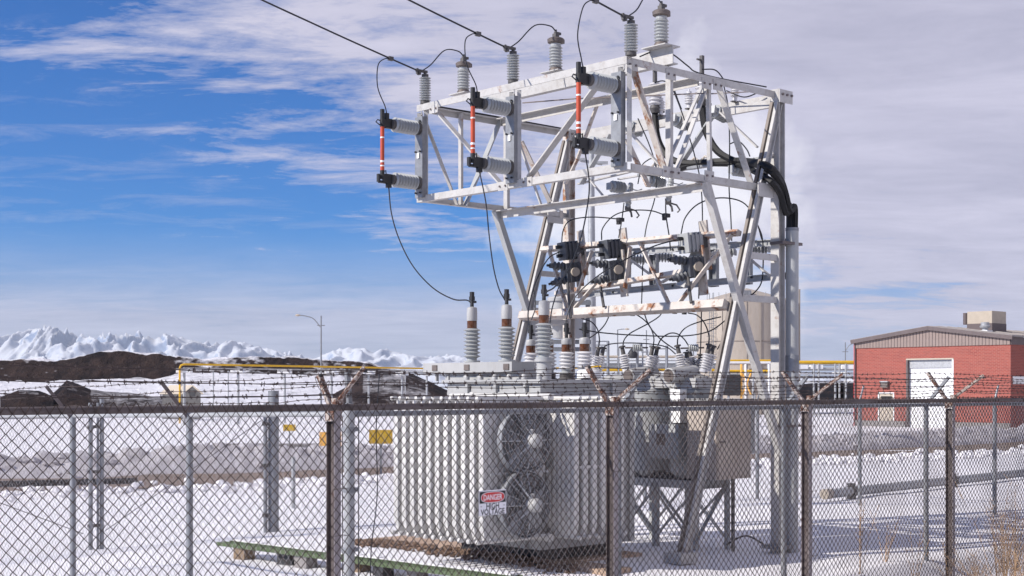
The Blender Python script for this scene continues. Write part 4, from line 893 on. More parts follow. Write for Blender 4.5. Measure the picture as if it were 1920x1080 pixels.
# ------------------------------------------------------------------ chain link fences
def chain(A, B, zb, zt, par, mat, r=.0019, h=.0384, tick=True):
    A, B = Vector(A), Vector(B); d = (B-A); Ln = math.hypot(d.x, d.y); d = Vector((d.x/Ln, d.y/Ln, 0)); nv = np.array([-d.y, d.x, 0]); dv = np.array([d.x, d.y, 0])
    n = int(Ln/h); H_ = zt[0]-zb[0]; m = int(H_/h); i = np.arange(n)[:, None]; j = np.arange(m+1)[None, :]
    par_ = (i+j) % 2; x = (i+par_)*h; t = x/Ln; top_ = zt[0]+(zt[1]-zt[0])*t+.007*np.sin(x*2.1+1)+.004*np.sin(x*6.3)
    z = top_-j*h+.0*x
    if tick: z = np.where(j == 0, top_+.018, z)
    z = z+rng.normal(0, .0012, z.shape); wob = .016*np.sin(x*1.9+z*2.3)+.008*np.sin(x*5.1+z*4)
    P = np.array([A.x, A.y, 0])+x[..., None]*dv+(wob+(par_*2-1)*.0022)[..., None]*nv; P[..., 2] = z
    offs = [dv*r*1.25*math.cos(a)+nv*r*math.sin(a) for a in (math.pi/2, math.pi*7/6, math.pi*11/6)]
    vs = np.stack([P+o for o in offs], 2); k = (m+1)*3
    base = (np.arange(n)*k)[:, None, None]+(np.arange(m)*3)[None, :, None]+np.arange(3)[None, None, :]
    nxt = (np.arange(n)*k)[:, None, None]+(np.arange(m)*3)[None, :, None]+((np.arange(3)+1) % 3)[None, None, :]
    q = np.stack([base, nxt, nxt+3, base+3], -1).reshape(-1, 4)
    off = np.array(par['_o']); me = bpy.data.meshes.new('chain_link_mesh'); vv = (vs.reshape(-1, 3)-off)
    me.vertices.add(len(vv)); me.vertices.foreach_set('co', vv.ravel()); me.loops.add(q.size); me.loops.foreach_set('vertex_index', q.ravel().astype(np.int32))
    me.polygons.add(len(q)); me.polygons.foreach_set('loop_start', (np.arange(len(q))*4).astype(np.int32)); me.polygons.foreach_set('loop_total', np.full(len(q), 4, np.int32)); me.update(); me.materials.append(mat)
    o = bpy.data.objects.new('chain_link_mesh', me); COL.objects.link(o); o.parent = par; o['kind'] = 'stuff'; return o
def barbed(pts, par, mat=BARB, r=.0029, step=.125, seed=0):
    rd_ = random.Random(seed); mb = MB(); P = [Vector(p) for p in pts]; Q = []
    for a, b in zip(P, P[1:]):
        for k in range(8): 
            t = k/8; sag = -.022*4*t*(1-t)*rd_.uniform(.6, 1.4); Q.append(a.lerp(b, t)+Z3*sag)
    Q.append(P[-1]); mb.tube(Q, r, 5)
    s = rd_.uniform(0, step); acc = 0
    for a, b in zip(Q, Q[1:]):
        Ln = (b-a).length; d = (b-a).normalized(); _, e1, e2 = frame(d)
        while s < acc+Ln:
            c = a+d*(s-acc); 
            for q in range(2):
                an = rd_.uniform(0, math.pi); e = (e1*math.cos(an)+e2*math.sin(an)); mb.tube([c-e*.017+d*.004*q, c+e*.017-d*.003*q], .0024, 4)
            mb.tube([c-d*.009, c+d*.009], .0052, 5); s += step*rd_.uniform(.8, 1.2)
        acc += Ln
    return mb.build('barbed_wire', mat, par, smooth=False)
FA = R(45.5); FD = Vector((math.cos(FA), math.sin(FA), 0)); FN = Vector((-FD.y, FD.x, 0)); FP0 = Vector((-320/F*10, 10, 0)); FS = 3.05; RAILZ = 1.872
FF = thing('chain_link_fence', 'rusty brown chain-link fence nearest the viewer with V-shaped barbed wire arms', 'fence', FP0)
PI_ = [-2, -1, 0, 1, 2, 3, 4, 5, 6]
chain(FP0+FD*(-2.6*FS), FP0+FD*(6.6*FS), (-.28, -.28), (RAILZ+.02, RAILZ+.02), FF, WIREB, .0035)
MB().tube([FP0+FD*(-2.6*FS)+Z3*RAILZ+FN*.035, FP0+FD*(.0*FS)+Z3*RAILZ+FN*.035], .024, 12).build('top_rail', RAILM, FF)
MB().tube([FP0+FD*(.0*FS)+Z3*RAILZ+FN*.035, FP0+FD*(6.6*FS)+Z3*(RAILZ-.006)+FN*.035], .024, 12).build('top_rail', RAILM, FF)
TL, TR = {}, {}
for i in PI_:
    p = FP0+FD*(i*FS)+FN*.09
    MB().hsec(p+Z3*-.45, p+Z3*(RAILZ-.10), .085, .062, .009, up=FN).build('post', RAILM, FF); MB().box(p-FN*.0455+Z3*.65, .058, .005, RAILZ+.90-.35, (FD, FN, Z3)).build('post_face', POSTP, FF)
    MB().box(p+Z3*(RAILZ-.055), .075, .095, .085, (FD, FN, Z3)).box(p+Z3*(RAILZ+.02)-FN*.045, .07, .05, .09, (FD, FN, Z3)).build('post_cap', ARMM, FF)
    for k in range(5): MB().tube([p-FN*.07+Z3*(.3+.33*k)-FD*.07, p-FN*.10+Z3*(.31+.33*k), p-FN*.07+Z3*(.3+.33*k)+FD*.07], .003, 4).build('tie_wire', RUST, FF)
    jl = random.uniform(-.015, .015)
    TL[i] = p+FN*.27+Z3*(RAILZ+.33+jl)-FD*.02; TR[i] = p-FN*.42+Z3*(RAILZ+.27+jl)+FD*.02
    if i == 0: TL[i] = p+FN*.17+Z3*(RAILZ+.24); TR[i] = p-FN*.30+Z3*(RAILZ+.27)+FD*.05
    for tip, s in ((TL[i], 1), (TR[i], -1)):
        q = p+Z3*(RAILZ-.01)+FN*.02*s; MB().angle(q, tip, .036, .006, FD, 1, s).build('arm', ARMM, FF)
        MB().lathe([(.012, 0), (.012, .02)], 6, q+(tip-q)*.95, FD).build('arm_bolt', BLACKM, FF)
PIx = [-1.75]+PI_+[4.6]
for side, tips in (('l', TL), ('r', TR)):
    for k, fr in enumerate((.36, .68, .97)):
        P = []
        for i in PI_:
            q = FP0+FD*(i*FS)+FN*.09+Z3*RAILZ; P.append(q.lerp(tips[i], fr))
        P = [P[0]-(P[1]-P[0])*.75]+P+[P[-1]+(P[-1]-P[-2])*.6]; barbed(P, FF, seed=k+(9 if side == 'l' else 0))
# tangled loose end of wire at the nearest V arm
q = FP0+FN*.09+Z3*(RAILZ+.02); MB().tube(spline([q, q+Vector((-.05, 0, .08)), q+Vector((-.13, 0, .20)), q+Vector((-.09, 0, .10)), q+Vector((-.03, 0, .17)), q+Vector((-.06, 0, .02))]), .0022, 4).build('loose_wire', BARB, FF)
# danger sign hung on the fence
sc = hit(923.5, 942, FP0-FN*.040, FN); SG = thing('danger_sign', 'small DANGER HIGH VOLTAGE sign wired to the near fence', 'sign', sc)
sd = FD.copy(); su = FN.cross(FD); su = (Z3-sd*Z3.dot(sd)).normalized(); sn = sd.cross(su)
if sn.dot(FN) > 0: sn = -sn
W_, H_ = .298, .193
MB().box(sc, W_, .003, H_, (sd, sn, su)).build('plate', SIGNW, SG)
MB().box(sc+su*(H_*.22)+sn*.0026, W_-.012, .001, H_*.47, (sd, sn, su)).build('header', SIGNK, SG)
def ell(c, a, b, n=32): return [c+sd*(a*math.copysign(abs(math.cos(2*math.pi*k/n))**.7, math.cos(2*math.pi*k/n)))+su*(b*math.copysign(abs(math.sin(2*math.pi*k/n))**.8, math.sin(2*math.pi*k/n))) for k in range(n)]
MB().add(ell(sc+su*(H_*.215)+sn*.0040, .130, .043), [tuple(range(32))]).build('oval_rim', SIGNW, SG, False)
MB().add(ell(sc+su*(H_*.215)+sn*.0046, .125, .038), [tuple(range(32))]).build('oval', SIGNR, SG, False)
def text(s, c, width, height, mat, par, right, up, nrm, bold=.02):
    cu = bpy.data.curves.new('lettering', 'FONT'); cu.body = s; cu.align_x = 'CENTER'; cu.align_y = 'CENTER'; cu.offset = bold; cu.resolution_u = 3
    ob = bpy.data.objects.new('lettering', cu); COL.objects.link(ob); bpy.context.view_layer.update()
    me = bpy.data.meshes.new_from_object(ob.evaluated_get(bpy.context.evaluated_depsgraph_get())); bpy.data.objects.remove(ob)
    co = np.empty(len(me.vertices)*3); me.vertices.foreach_get('co', co); co = co.reshape(-1, 3); lo, hi = co.min(0), co.max(0); ce = (lo+hi)/2
    off = Vector(par['_o']); new = [c+right*((a[0]-ce[0])/(hi[0]-lo[0])*width)+up*((a[1]-ce[1])/(hi[1]-lo[1])*height)+nrm*.0 for a in co]
    for v_, p in zip(me.vertices, new): v_.co = p-off
    me.materials.clear(); me.materials.append(mat); o = bpy.data.objects.new('lettering', me); COL.objects.link(o); o.parent = par; return o
text('DANGER', sc+su*(H_*.215)+sn*.0054, .205, .046, SIGNW, SG, sd, su, sn)
text('HIGH', sc-su*(H_*.135)+sn*.0028, .14, .046, SIGNK, SG, sd, su, sn, .02); text('VOLTAGE', sc-su*(H_*.37)+sn*.0028, .262, .046, SIGNK, SG, sd, su, sn, .02)
for a in (-.125, .125): MB().box(sc+sd*a-su*(H_*.14)+sn*.0028, .016, .001, .004, (sd, sn, su)).build('dash', SIGNK, SG)
for a in (-.138, .138): MB().tube([sc+sd*a+su*.085+sn*.004, sc+sd*a+su*.085-sn*.02], .004, 6).build('tie', RUST, SG)

# newer grey fence just inside it: one run beside the near fence, one run going off to the left
GC = at(655, HZ, 10.55); GC.z = 0
GF = thing('chain_link_fence', 'newer grey galvanised chain-link fence with corner post just inside the rusty one', 'fence', GC)
GU = (0, 3.1, 5.75, 8.75, 11.8, 14.8, 17.8); GVs = (2.35, 4.62, 7.0)
GN = V
def gz(p, h): return Vector((p.x, p.y, g0(p.x, p.y)+h))
tz = lambda p: 1.83+.0*p.x+g0(p.x, p.y)*.75
chain(GC, GC+FD*17.8, (.03, .03), (1.80, 1.80), GF, WIREG, .0017); chain(GC, GC+V*7.0, (-.08, -.2), (1.80, 1.69), GF, WIREG, .0017)
MB().tube([GC+Z3*1.815, GC+FD*17.8+Z3*1.815], .021, 12).build('top_rail', GALV, GF); MB().tube([GC+Z3*1.815, GC+V*7.0+Z3*1.70], .021, 12).build('top_rail', GALVL, GF)
MB().tube([GC+Z3*-.1, GC+Z3*1.86], .040, 18).build('corner_post', GALVL, GF); MB().lathe([(.044, 1.85), (.044, 1.88), (.025, 1.90)], 14, GC).build('post_cap', GALV, GF)
for z in (.35, .80, 1.25, 1.70): MB().tube([GC+Z3*(z-.02), GC+Z3*(z+.02)], .045, 16).box(GC+U*.055+Z3*z, .06, .02, .03, AX).box(GC+V*.055-U*.01+Z3*z, .02, .06, .03, AX).build('band', GALV, GF)
for dv in (U*.085, V*.085): MB().bar(GC+dv+Z3*0, GC+dv+Z3*1.80, .016, .006).build('tension_bar', DARKG, GF)
GT = {}
for k, s in enumerate(GU[1:]):
    p = GC+FD*s; MB().tube([p+Z3*-.3, p+Z3*1.84], .030, 14).build('post', GALV, GF); GT[('u', k)] = p-FN*.30+Z3*2.14; MB().angle(p+Z3*1.80, p-FN*.30+Z3*2.14, .034, .005, U, 1, 1).build('arm', GALV, GF)
for k, s in enumerate(GVs):
    p = GC+V*s; zt_p = 1.815-.115*s/7.0; MB().tube([p+Z3*-.3, p+Z3*(zt_p+.02)], .030, 14).build('post', GALV, GF); MB().angle(p+Z3*(zt_p-.01), p-U*.26+Z3*(zt_p+.30), .034, .005, V, 1, 1).build('arm', RUST, GF); GT[('v', k)] = p-U*.26+Z3*(zt_p+.30)
MB().angle(GC+Z3*1.84, GC-(U+V)*.10+Z3*2.14, .034, .005, U, 1, 1).build('arm', GALV, GF)
for fr in (.35, .68, .97):
    c_ = (GC+Z3*1.84).lerp(GC-(U+V)*.10+Z3*2.14, fr)
    barbed([c_]+[(GC+FD*s+Z3*1.80).lerp(GT[('u', k)], fr) for k, s in enumerate(GU[1:])], GF, seed=int(fr*50)); barbed([c_]+[(GC+V*s+Z3*(1.815-.115*s/7)).lerp(GT[('v', k)], fr) for k, s in enumerate(GVs)], GF, seed=int(fr*70))
wire([GC+U*.28+Z3*2.12, GC+U*.25+Z3*1.7, GC+U*.26+Z3*1.2, GC+U*.20+Z3*.75, GC+U*.20+Z3*.2], 0, 'thin black wire hanging down beside the grey corner post', .004, p3=True)
# far boundary fence with the gate posts
BFn = thing('chain_link_fence', 'distant grey chain-link fence closing the far side of the yard', 'fence', Vector((0, 23.7, 0)))
BA, BB, BC_ = Vector((-9.2, 16.0, 0)), Vector((4.3, 26.6, 0)), Vector((9.5, 20.8, 0))
Bd = (BB-BA).normalized(); Cd = (BC_-BB).normalized()
zl = lambda p, h: g0(p.x, p.y)+h
GATE0, GATE1 = Vector((-5.62, 18.85, 0)), Vector((-3.46, 20.5, 0))
chain(BA, GATE0, (-.2, -.2), (1.60, 1.62), BFn, WIREG, .0014, .0384); chain(GATE0+Bd*.12, GATE1-Bd*.06, (-.1, -.1), (1.62, 1.66), BFn, WIREG, .0014, .0384); chain(GATE1, BB, (0, 0), (1.68, 1.74), BFn, WIREG, .0014, .0384); chain(BB, BC_, (.05, .05), (1.75, 1.75), BFn, WIREG, .0014, .0384)
MB().tube([BA+Z3*1.62, GATE0+Z3*1.64], .021, 8).build('top_rail', GALV, BFn); MB().tube([GATE0+Z3*1.64, BB+Z3*1.76], .021, 8).build('top_rail', GALV, BFn); MB().tube([BB+Z3*1.76, BC_+Z3*1.76], .021, 8).build('top_rail', GALV, BFn)
for px, d in ((1612, 24.3), (1865, 22.5), (1420, 26.2)):
    p = at(px, HZ, d); p.z = 0; MB().tube([p+Z3*-.3, p+Z3*1.78], .034, 12).build('post', GALV, BFn); MB().angle(p+Z3*1.75, p+U*.15+Z3*2.06, .034, .005, V, 1, 1).build('arm', GALV, BFn)
for k in range(1, 4):
    p = GATE1.lerp(BB, k/4); MB().tube([p+Z3*-.3, p+Z3*1.72], .034, 12).build('post', GALV, BFn)
for t in (0.0, .10, .155): p = GATE0+Bd*t; MB().tube([p+Z3*-.3, p+Z3*(1.82+.06*(t == .155))], .030 if t != .10 else .018, 12).build('gate_post', GALV, BFn)
MB().tube([GATE1+Z3*-.3, GATE1+Z3*1.98], .078, 18).build('gate_post', GALV, BFn); MB().tube([GATE1-Bd*.13+Z3*-.3, GATE1-Bd*.13+Z3*1.80], .030, 12).build('gate_post', GALV, BFn)
for z in (.18, .9, 1.5): MB().box(GATE1-Bd*.06+Z3*z, .22, .06, .05, (Bd, Vector((-Bd.y, Bd.x, 0)), Z3)).build('hinge', DARKG, BFn); MB().box(GATE0+Bd*.06+Z3*z, .20, .04, .04, (Bd, Vector((-Bd.y, Bd.x, 0)), Z3)).build('hinge', DARKG, BFn)
MB().tube([GATE0+Bd*.2+Z3*.10, GATE1-Bd*.2+Z3*1.55], .006, 6).build('brace_rod', DARKG, BFn); MB().tube([GATE0-Bd*.1+Z3*.08, BA.lerp(GATE0, .35)+Z3*1.3], .006, 6).build('brace_rod', DARKG, BFn)

# ------------------------------------------------------------------ yard furniture
# green grating walkway on blocks
w0, w1 = on_z(426, 1018, .12), on_z(960, 1086, .12); wd = (w1-w0).normalized(); wn = Vector((-wd.y, wd.x, 0))
WL = (w1-w0).length; GR = thing('grating_walkway', 'narrow green fibreglass grating walkway lying on blocks in the snow', 'walkway', w0)
sl_ = MB()
for k in range(int(WL/.042)): 
    c = w0+wd*(.02+k*.042); sl_.box(c-wn*.0, .014, .30, .034, (wd, wn, Z3))
o = sl_.build('slat', GREEN, GR, False); o['kind'] = 'stuff'
for s in (-.152, -.06, .04, .152): MB().bar(w0+wn*s+Z3*.004, w1+wn*s+Z3*.004, .012, .046).build('rail', GREEN, GR)
sn_ = MB(); n_ = 40
for i in range(n_):
    a = w0+wd*(WL*.02+(WL*.98)*i/n_); hh_ = .012+.015*random.random(); wdt = .10+.03*math.sin(i*.7)
    sn_.box(a+wn*.10+Z3*(.02+hh_/2), WL/n_*1.02, wdt, hh_, (wd, wn, Z3))
sn_.build('snow_cover', SNOW, GR)
for k in range(7):
    c = w0+wd*(.42+(WL-.7)*(k+(.0, .25, -.1, .3, .05, -.2, .1)[k])/6.6); z0 = g0(c.x, c.y)
    m_ = (TIMB, DARKM, CONCG)[k % 3]
    o = MB().box(Vector((c.x, c.y, (z0-.05+.10)/2))+wn*(.02 if k % 2 else -.05), .15+.10*random.random(), .16, max(.06, .10-z0)+.05, ((wd+wn*random.uniform(-.3, .3)).normalized(), wn, Z3)).build('support_block', m_)
    tag(o, ('old timber', 'dark', 'grey concrete')[k % 3]+' block under the green walkway, '+('first', 'second', 'third', 'fourth', 'fifth', 'sixth', 'seventh')[k]+' from its left end', 'block', 'blocks under the walkway')
# pipe lying on the snow at the right
p0, p1 = on_z(1552, 936, .02), on_z(1960, 893, .02); p0.z = g0(p0.x, p0.y)+.14; p1.z = g0(p1.x, p1.y)+.16; p1 = p0+(p1-p0)*2.2
PP = thing('ground_pipe', 'long pale pipe lying low across the snow on the right', 'pipe', p0); MB().tube([p0, p1], .085, 18).build('pipe', GALVL, PP); MB().tube([p0-(p1-p0).normalized()*.12, p0+(p1-p0).normalized()*.06], .095, 16).build('end_wrap', TAN, PP)
for px in (1597, 1786):
    t = (hit(px, HZ, p0, FN.cross(Z3)) - p0).length if False else None
    best = min((abs((p0.lerp(p1, k/400).x/p0.lerp(p1, k/400).y*F+960)-px), k) for k in range(400))[1]; c = p0.lerp(p1, best/400); dpp = (p1-p0).normalized()
    MB().tube([c-dpp*.05, c+dpp*.05], .115, 14).box(c+Z3*.10, .12, .10, .10).box(c-Z3*.12, .14, .14, .12).build('support_clamp', DARKM, PP)
# short post and yellow signs
pq = at(550, 955, 24.5); pq.z = 0; tag(MB().tube([pq+Z3*-.2, pq+Z3*.83], .035, 12).build('bollard', GALVL), 'short thin grey pipe post beyond the gate', 'post')
def ysign(x0, x1, y0, y1, d, mat, lab):
    a, b = at(x0, y1, d), at(x1, y0, d); c = (a+b)/2; r = thing('marker_sign', lab, 'sign', Vector((c.x, c.y, g0(c.x, c.y))))
    MB().box(c, b.x-a.x, .02, b.z-a.z).build('plate', mat, r); MB().box(Vector((c.x, c.y+.03, (c.z+g0(c.x, c.y))/2)), .05, .04, c.z-g0(c.x, c.y)+.1).build('post', GALV, r)
ysign(692, 736, 806, 832, 34, YELD, 'dark yellow rectangular marker plate left of the radiators'); ysign(599, 640, 810, 836, 33.5, ORANGE, 'light orange marker plate half hidden by the fence post'); ysign(531, 554, 796, 808, 62, YELD, 'small far yellow marker plate beyond the road')
c = at(525, 842, 53); gw = thing('low_wall', 'low grey concrete wall end beyond the road', 'wall', Vector((c.x, c.y, g0(c.x, c.y))))
MB().box(Vector((c.x, c.y, c.z-.05)), 4.1, .5, .42).build('wall', CONCG, gw); MB().box(Vector((c.x, c.y, c.z+.18)), 4.2, .6, .05).build('coping', CONCG, gw)
# dry weeds
def weed(px, py, d, h, n, lab, spread=.25):
    p = at(px, py, d); p.z = g0(p.x, p.y); mb = MB(); rd_ = random.Random(px)
    for _ in range(n):
        an, le = rd_.uniform(0, 6.28), rd_.gauss(0, spread); hh = h*rd_.uniform(.5, 1); dx_ = Vector((math.cos(an)*le*h, math.sin(an)*le*h, 0)); P = [p+dx_*.1, p+dx_*.45+Z3*hh*.5, p+dx_+Z3*hh]
        mb.tube(P, [.0042, .003, .0018], 3, False)
        for k in range(rd_.randint(4, 9)):
            t = rd_.uniform(.3, 1); q = p+dx_*t+Z3*hh*t; e = Vector((rd_.uniform(-1, 1), rd_.uniform(-1, 1), rd_.uniform(.2, 1.2)))*.07*h*(1.2-t*.5); mb.tube([q, q+e*.6, q+e*1.4], [.0022, .002, .0012], 3, False)
    return tag(mb.build('dry_weed', WEED, None, False), lab, 'weed', 'dry weeds by the fence')
weed(1612, 1060, 15.6, .85, 7, 'thin dry weed stalk left of the grey post at the right', .2); weed(1716, 1060, 16.0, .85, 5, 'slender dry weed stalk just left of the grey fence post', .12); weed(1885, 1075, 16.8, 1.0, 22, 'bushy tan dry weed at the lower right corner', .45); weed(1870, 1075, 17.2, 1.35, 9, 'tall thin dry weed in the lower right corner', .25); weed(1830, 1080, 16.0, .5, 12, 'short tangled dry weed right of the rusty post', .5); weed(1925, 1085, 15.2, .7, 26, 'dense tumbleweed cut by the right picture edge', .6)

for k_, (px, d_, h_, n_, lab) in enumerate(((1905, 17.8, 1.1, 16, 'thick clump of dry stalks at the right edge behind the fence'), (1780, 16.6, .55, 8, 'low dry weed between the two right fence posts'), (1660, 16.4, .6, 7, 'sparse dry weed in the shadow at the right'), (1845, 15.4, .45, 16, 'matted dry grass tuft near the lower right corner'), (1900, 15.0, .6, 30, 'broad matted heap of dry straw at the lower right'))):
    weed(px, 1070, d_, h_, n_, lab, .5)
# ------------------------------------------------------------------ brick building
GB = -.62; BCn = Vector((935/F*92, 92, 0)); BW, BL = 11.8, 16.0
def BY(u, v, z): return BCn+U*u+V*v+Z3*z
def bvof(px, u=0): return (hit(px, HZ, BCn+U*u, U)-BCn).dot(V)
BD = thing('brick_building', 'red brick industrial building with brown gable siding and white roll-up door', 'building', BY(BL/2, BW/2, GB))
gd0, gd1 = bvof(1785), bvof(1702); md0, md1 = bvof(1675), bvof(1648); ZS, ZE, ZP = 4.92, 5.42, 6.15
gz1 = 4.02; mz0, mz1 = -.42, 1.72
def wall_faces(rects, name='wall', par=BD, mat=BRICK):
    mb = MB(); uv = []
    for p, q, s0, s1, z0, z1 in rects:                             # p,q: endpoints on plan; thickness is handled by the caller
        vs = [p+Z3*z0, q+Z3*z0, q+Z3*z1, p+Z3*z1]; mb.add(vs, [(0, 1, 2, 3)]); uv += [(s0, z0), (s1, z0), (s1, z1), (s0, z1)]
    o = mb.build(name, mat, par, False); ul = o.data.uv_layers.new(name='uv')
    for i, x in enumerate(uv): ul.data[i].uv = x
    return o
def fseg(v0, v1, z0, z1): return (BY(0, v1, 0), BY(0, v0, 0), BW-v1, BW-v0, z0, z1)
wall_faces([fseg(0, gd0, GB-.3, ZS), fseg(gd0, gd1, gz1, ZS), fseg(gd1, md0, GB-.3, ZS), fseg(md0, md1, mz1, ZS), fseg(md0, md1, GB-.3, mz0), fseg(md1, BW, GB-.3, ZS)])
wall_faces([(BY(0, 0, 0), BY(BL, 0, 0), 0, BL, GB-.3, ZS)]); wall_faces([(BY(0, BW, 0), BY(BL, BW, 0), 0, BL, GB-.3, ZS)]); wall_faces([(BY(BL, 0, 0), BY(BL, BW, 0), 0, BW, GB-.3, ZE)])
def bbox(u0, u1, v0, v1, z0, z1, name, mat, par=BD): return MB().box(BY((u0+u1)/2, (v0+v1)/2, (z0+z1)/2), u1-u0, v1-v0, z1-z0, AX).build(name, mat, par)
nr = 48                                                             # ribbed gable siding
for k in range(nr):
    v0, v1 = BW*k/nr, BW*(k+1)/nr; vm = (v0+v1)/2; zt = ZE+(ZP-ZE)*(1-abs(vm-BW/2)/(BW/2))
    bbox(-.07, 0, v0+.022, v1-.022, ZS, zt-.02, 'siding_panel', SIDING)
bbox(-.05, 0, 0, BW, ZS, ZE, 'siding_back', TRIMB)
MB().add([BY(-.04, 0, ZE), BY(-.04, BW, ZE), BY(-.04, BW/2, ZP)], [(0, 1, 2)]).build('siding_back', TRIMB, BD, False)
bbox(0, BL, -.05, .0, ZS, ZE, 'siding_panel', TRIMB); 
for s in (0, 1):
    e = BY(-.25, -.25, ZE-.05) if s == 0 else BY(-.25, BW+.25, ZE-.05); t_ = BY(-.25, BW/2, ZP+.02)
    MB().bar(e, t_, .06, .26, up=Z3).build('fascia', TRIMB, BD)
    a, b_, c, d = e+Z3*.16, t_+Z3*.16, t_+U*(BL+.5)+Z3*.16, e+U*(BL+.5)+Z3*.16
    MB().add([a, b_, c, d, a-Z3*.1, b_-Z3*.1, c-Z3*.1, d-Z3*.1], [(0, 1, 2, 3), (4, 7, 6, 5), (0, 4, 5, 1), (1, 5, 6, 2), (2, 6, 7, 3), (3, 7, 4, 0)]).build('roof', ROOFM, BD, False)
    for k in range(1, 12): MB().bar(a+U*(BL*k/12)+Z3*.015, b_+U*(BL*k/12)+Z3*.015, .05, .03).build('roof_rib', ROOFM, BD)
bbox(.25, .32, gd0, gd1, GB-.2, gz1-.35, 'roll_up_door', WHITEP); bbox(.16, .30, gd0, gd1, gz1-.55, gz1, 'door_header', GALVL)
for k in range(9): bbox(.235, .25, gd0, gd1, GB+.15+k*.45, GB+.17+k*.45, 'door_slat', WHITEP)
for v in (gd0-.06, gd1+.06): bbox(-.02, .35, v-.06, v+.06, GB-.2, gz1, 'door_jamb', TRIMB if v > gd0 else WHITEP)
bbox(-.03, .05, gd0-.12, gd1+.12, gz1, gz1+.10, 'door_lintel', TAN); bbox(.30, .4, gd0-.1, gd1+.1, GB-.2, gz1+.2, 'door_backing', DKWIN)
dr = bbox(.06, .12, md0, md1, mz0, mz1, 'door', TAN); bbox(.04, .06, md0+.15, md1-.15, mz0+1.25, mz1-.2, 'door_window', DKWIN, dr); bbox(-.02, .08, md0-.07, md0, mz0, mz1+.06, 'door_frame', WHITEP); bbox(-.02, .08, md1, md1+.07, mz0, mz1+.06, 'door_frame', WHITEP); bbox(-.02, .08, md0, md1, mz1, mz1+.06, 'door_frame', WHITEP)
bbox(-.22, 0, bvof(1667), bvof(1654), 2.12, 2.50, 'wall_lamp', BROWNC); bbox(-.28, 0, bvof(1668), bvof(1653), 2.50, 2.58, 'lamp_hood', GALVL)
bbox(-.10, -.003, 0, gd0-.15, GB-.3, GB+.42, 'plinth', CONCG); bbox(-.10, -.003, gd1+.15, BW, GB-.3, GB+.42, 'plinth', CONCG)
bbox(-.10, .0, BW, BW+.10, GB-.2, ZE, 'downpipe', SIGNR)
MB().tube([BY(.0, BW+.0, ZE-.1)-U*.08, BY(.0, BW, GB)-U*.08], .06, 8).build('downpipe', TRIMB, BD)
hit_side = lambda px, py: hit(px, py, BCn-V*.02, V)
sa, sb = hit_side(1899, 720), hit_side(1925, 706); MB().add([Vector((sa.x, sa.y, sa.z)), Vector((sb.x, sb.y, sa.z)), Vector((sb.x, sb.y, sb.z)), Vector((sa.x, sa.y, sb.z))], [(0, 1, 2, 3)]).box((sa+sb)/2+V*.004, (sb-sa).xy.length, .006, sb.z-sa.z, AX).build('wall_panel', WHITEP, BD, False)
# rooftop units
ru = thing('rooftop_unit', 'tan box-shaped air handling unit on the brick building roof', 'rooftop unit', BY(6, 2.8, ZE))
ruc = at(1850, 598, 98); r3 = lambda s: s*98/F
MB().box(ruc+Z3*.05, r3(52), r3(50), r3(24), AX).build('cabinet', TAN, ru); MB().box(ruc-Z3*(.05+r3(19)), r3(53), r3(51), r3(22), AX).build('curb', TRIMB, ru); MB().tube([ruc-U*r3(12)-V*0+V*r3(36)-Z3*r3(10), ruc-U*r3(12)+V*r3(36)+Z3*r3(12)], r3(5), 14).build('flue', TRIMB, ru); MB().tube(spline([ruc+U*r3(26)-Z3*r3(8), ruc+U*r3(33)-Z3*r3(8), ruc+U*r3(33)-Z3*r3(16), ruc+U*r3(26)-Z3*r3(16)]), .05, 6).build('gas_pipe', DARKG, ru)
rv = at(1847, 622, 95.5); vt = thing('roof_ventilator', 'small white roof ventilator in front of the tan unit', 'ventilator', rv)
MB().box(rv-Z3*.22, .72, .72, .62, AX).build('curb', WHITEP, vt); MB().lathe([(.20, .08), (.20, .24), (.34, .28), (.36, .38), (.28, .42), (.28, .62), (.24, .64)], 20, rv).build('hood', GALVL, vt)

# ------------------------------------------------------------------ far plant
tk = at(1400, HZ, 150); tk.z = -.7; TKT = CH+(HZ-569)/F*150; RT = 93/F*150
TN = thing('storage_tank', 'large cream cylindrical storage tank with low cone roof behind the structure', 'tank', tk)
MB().lathe([(RT, 0), (RT, TKT+.7), (RT*.98, TKT+.75)], 64, tk).build('shell', CREAM, TN); MB().lathe([(RT+.08, TKT+.65), (RT+.08, TKT+.80), (RT*.5, TKT+1.6), (.3, TKT+2.25), (.1, TKT+2.3)], 64, tk).build('roof', CREAM, TN)
for z in (2.6, 5.2, 7.6): MB().lathe([(RT+.01, z), (RT+.06, z+.05), (RT+.01, z+.12)], 64, tk).build('seam', BRNGREY, TN)
for an in (-100, -84, -60, -128): 
    d = Vector((math.cos(R(an)), math.sin(R(an)), 0)); MB().bar(tk+d*(RT+.04), tk+d*(RT+.04)+Z3*(TKT+.7), .14, .06, up=d).build('rib', CREAM, TN)
ld = Vector((math.cos(R(-140)), math.sin(R(-140)), 0)); le = Vector((-ld.y, ld.x, 0)); mb = MB()
for s in (-.28, .28): mb.tube([tk+ld*(RT+.25)+le*s, tk+ld*(RT+.25)+le*s+Z3*(TKT+1.6)], .035, 5)
for k in range(28): mb.tube([tk+ld*(RT+.25)-le*.28+Z3*(.4*k+.3), tk+ld*(RT+.25)+le*.28+Z3*(.4*k+.3)], .02, 4)
for k in range(7): mb.tube([tk+ld*(RT+.25)+le*(.4*math.cos(a))+ld*(.65*math.sin(a))+Z3*(3.0+1.3*k) for a in [math.pi*q/6 for q in range(7)]], .022, 4)
mb.build('ladder', GALV, TN)
MB().box(tk+Vector((-.5, -RT*.6, TKT+1.5)), .8, .8, .7).build('roof_hatch', GALV, TN); mb = MB()
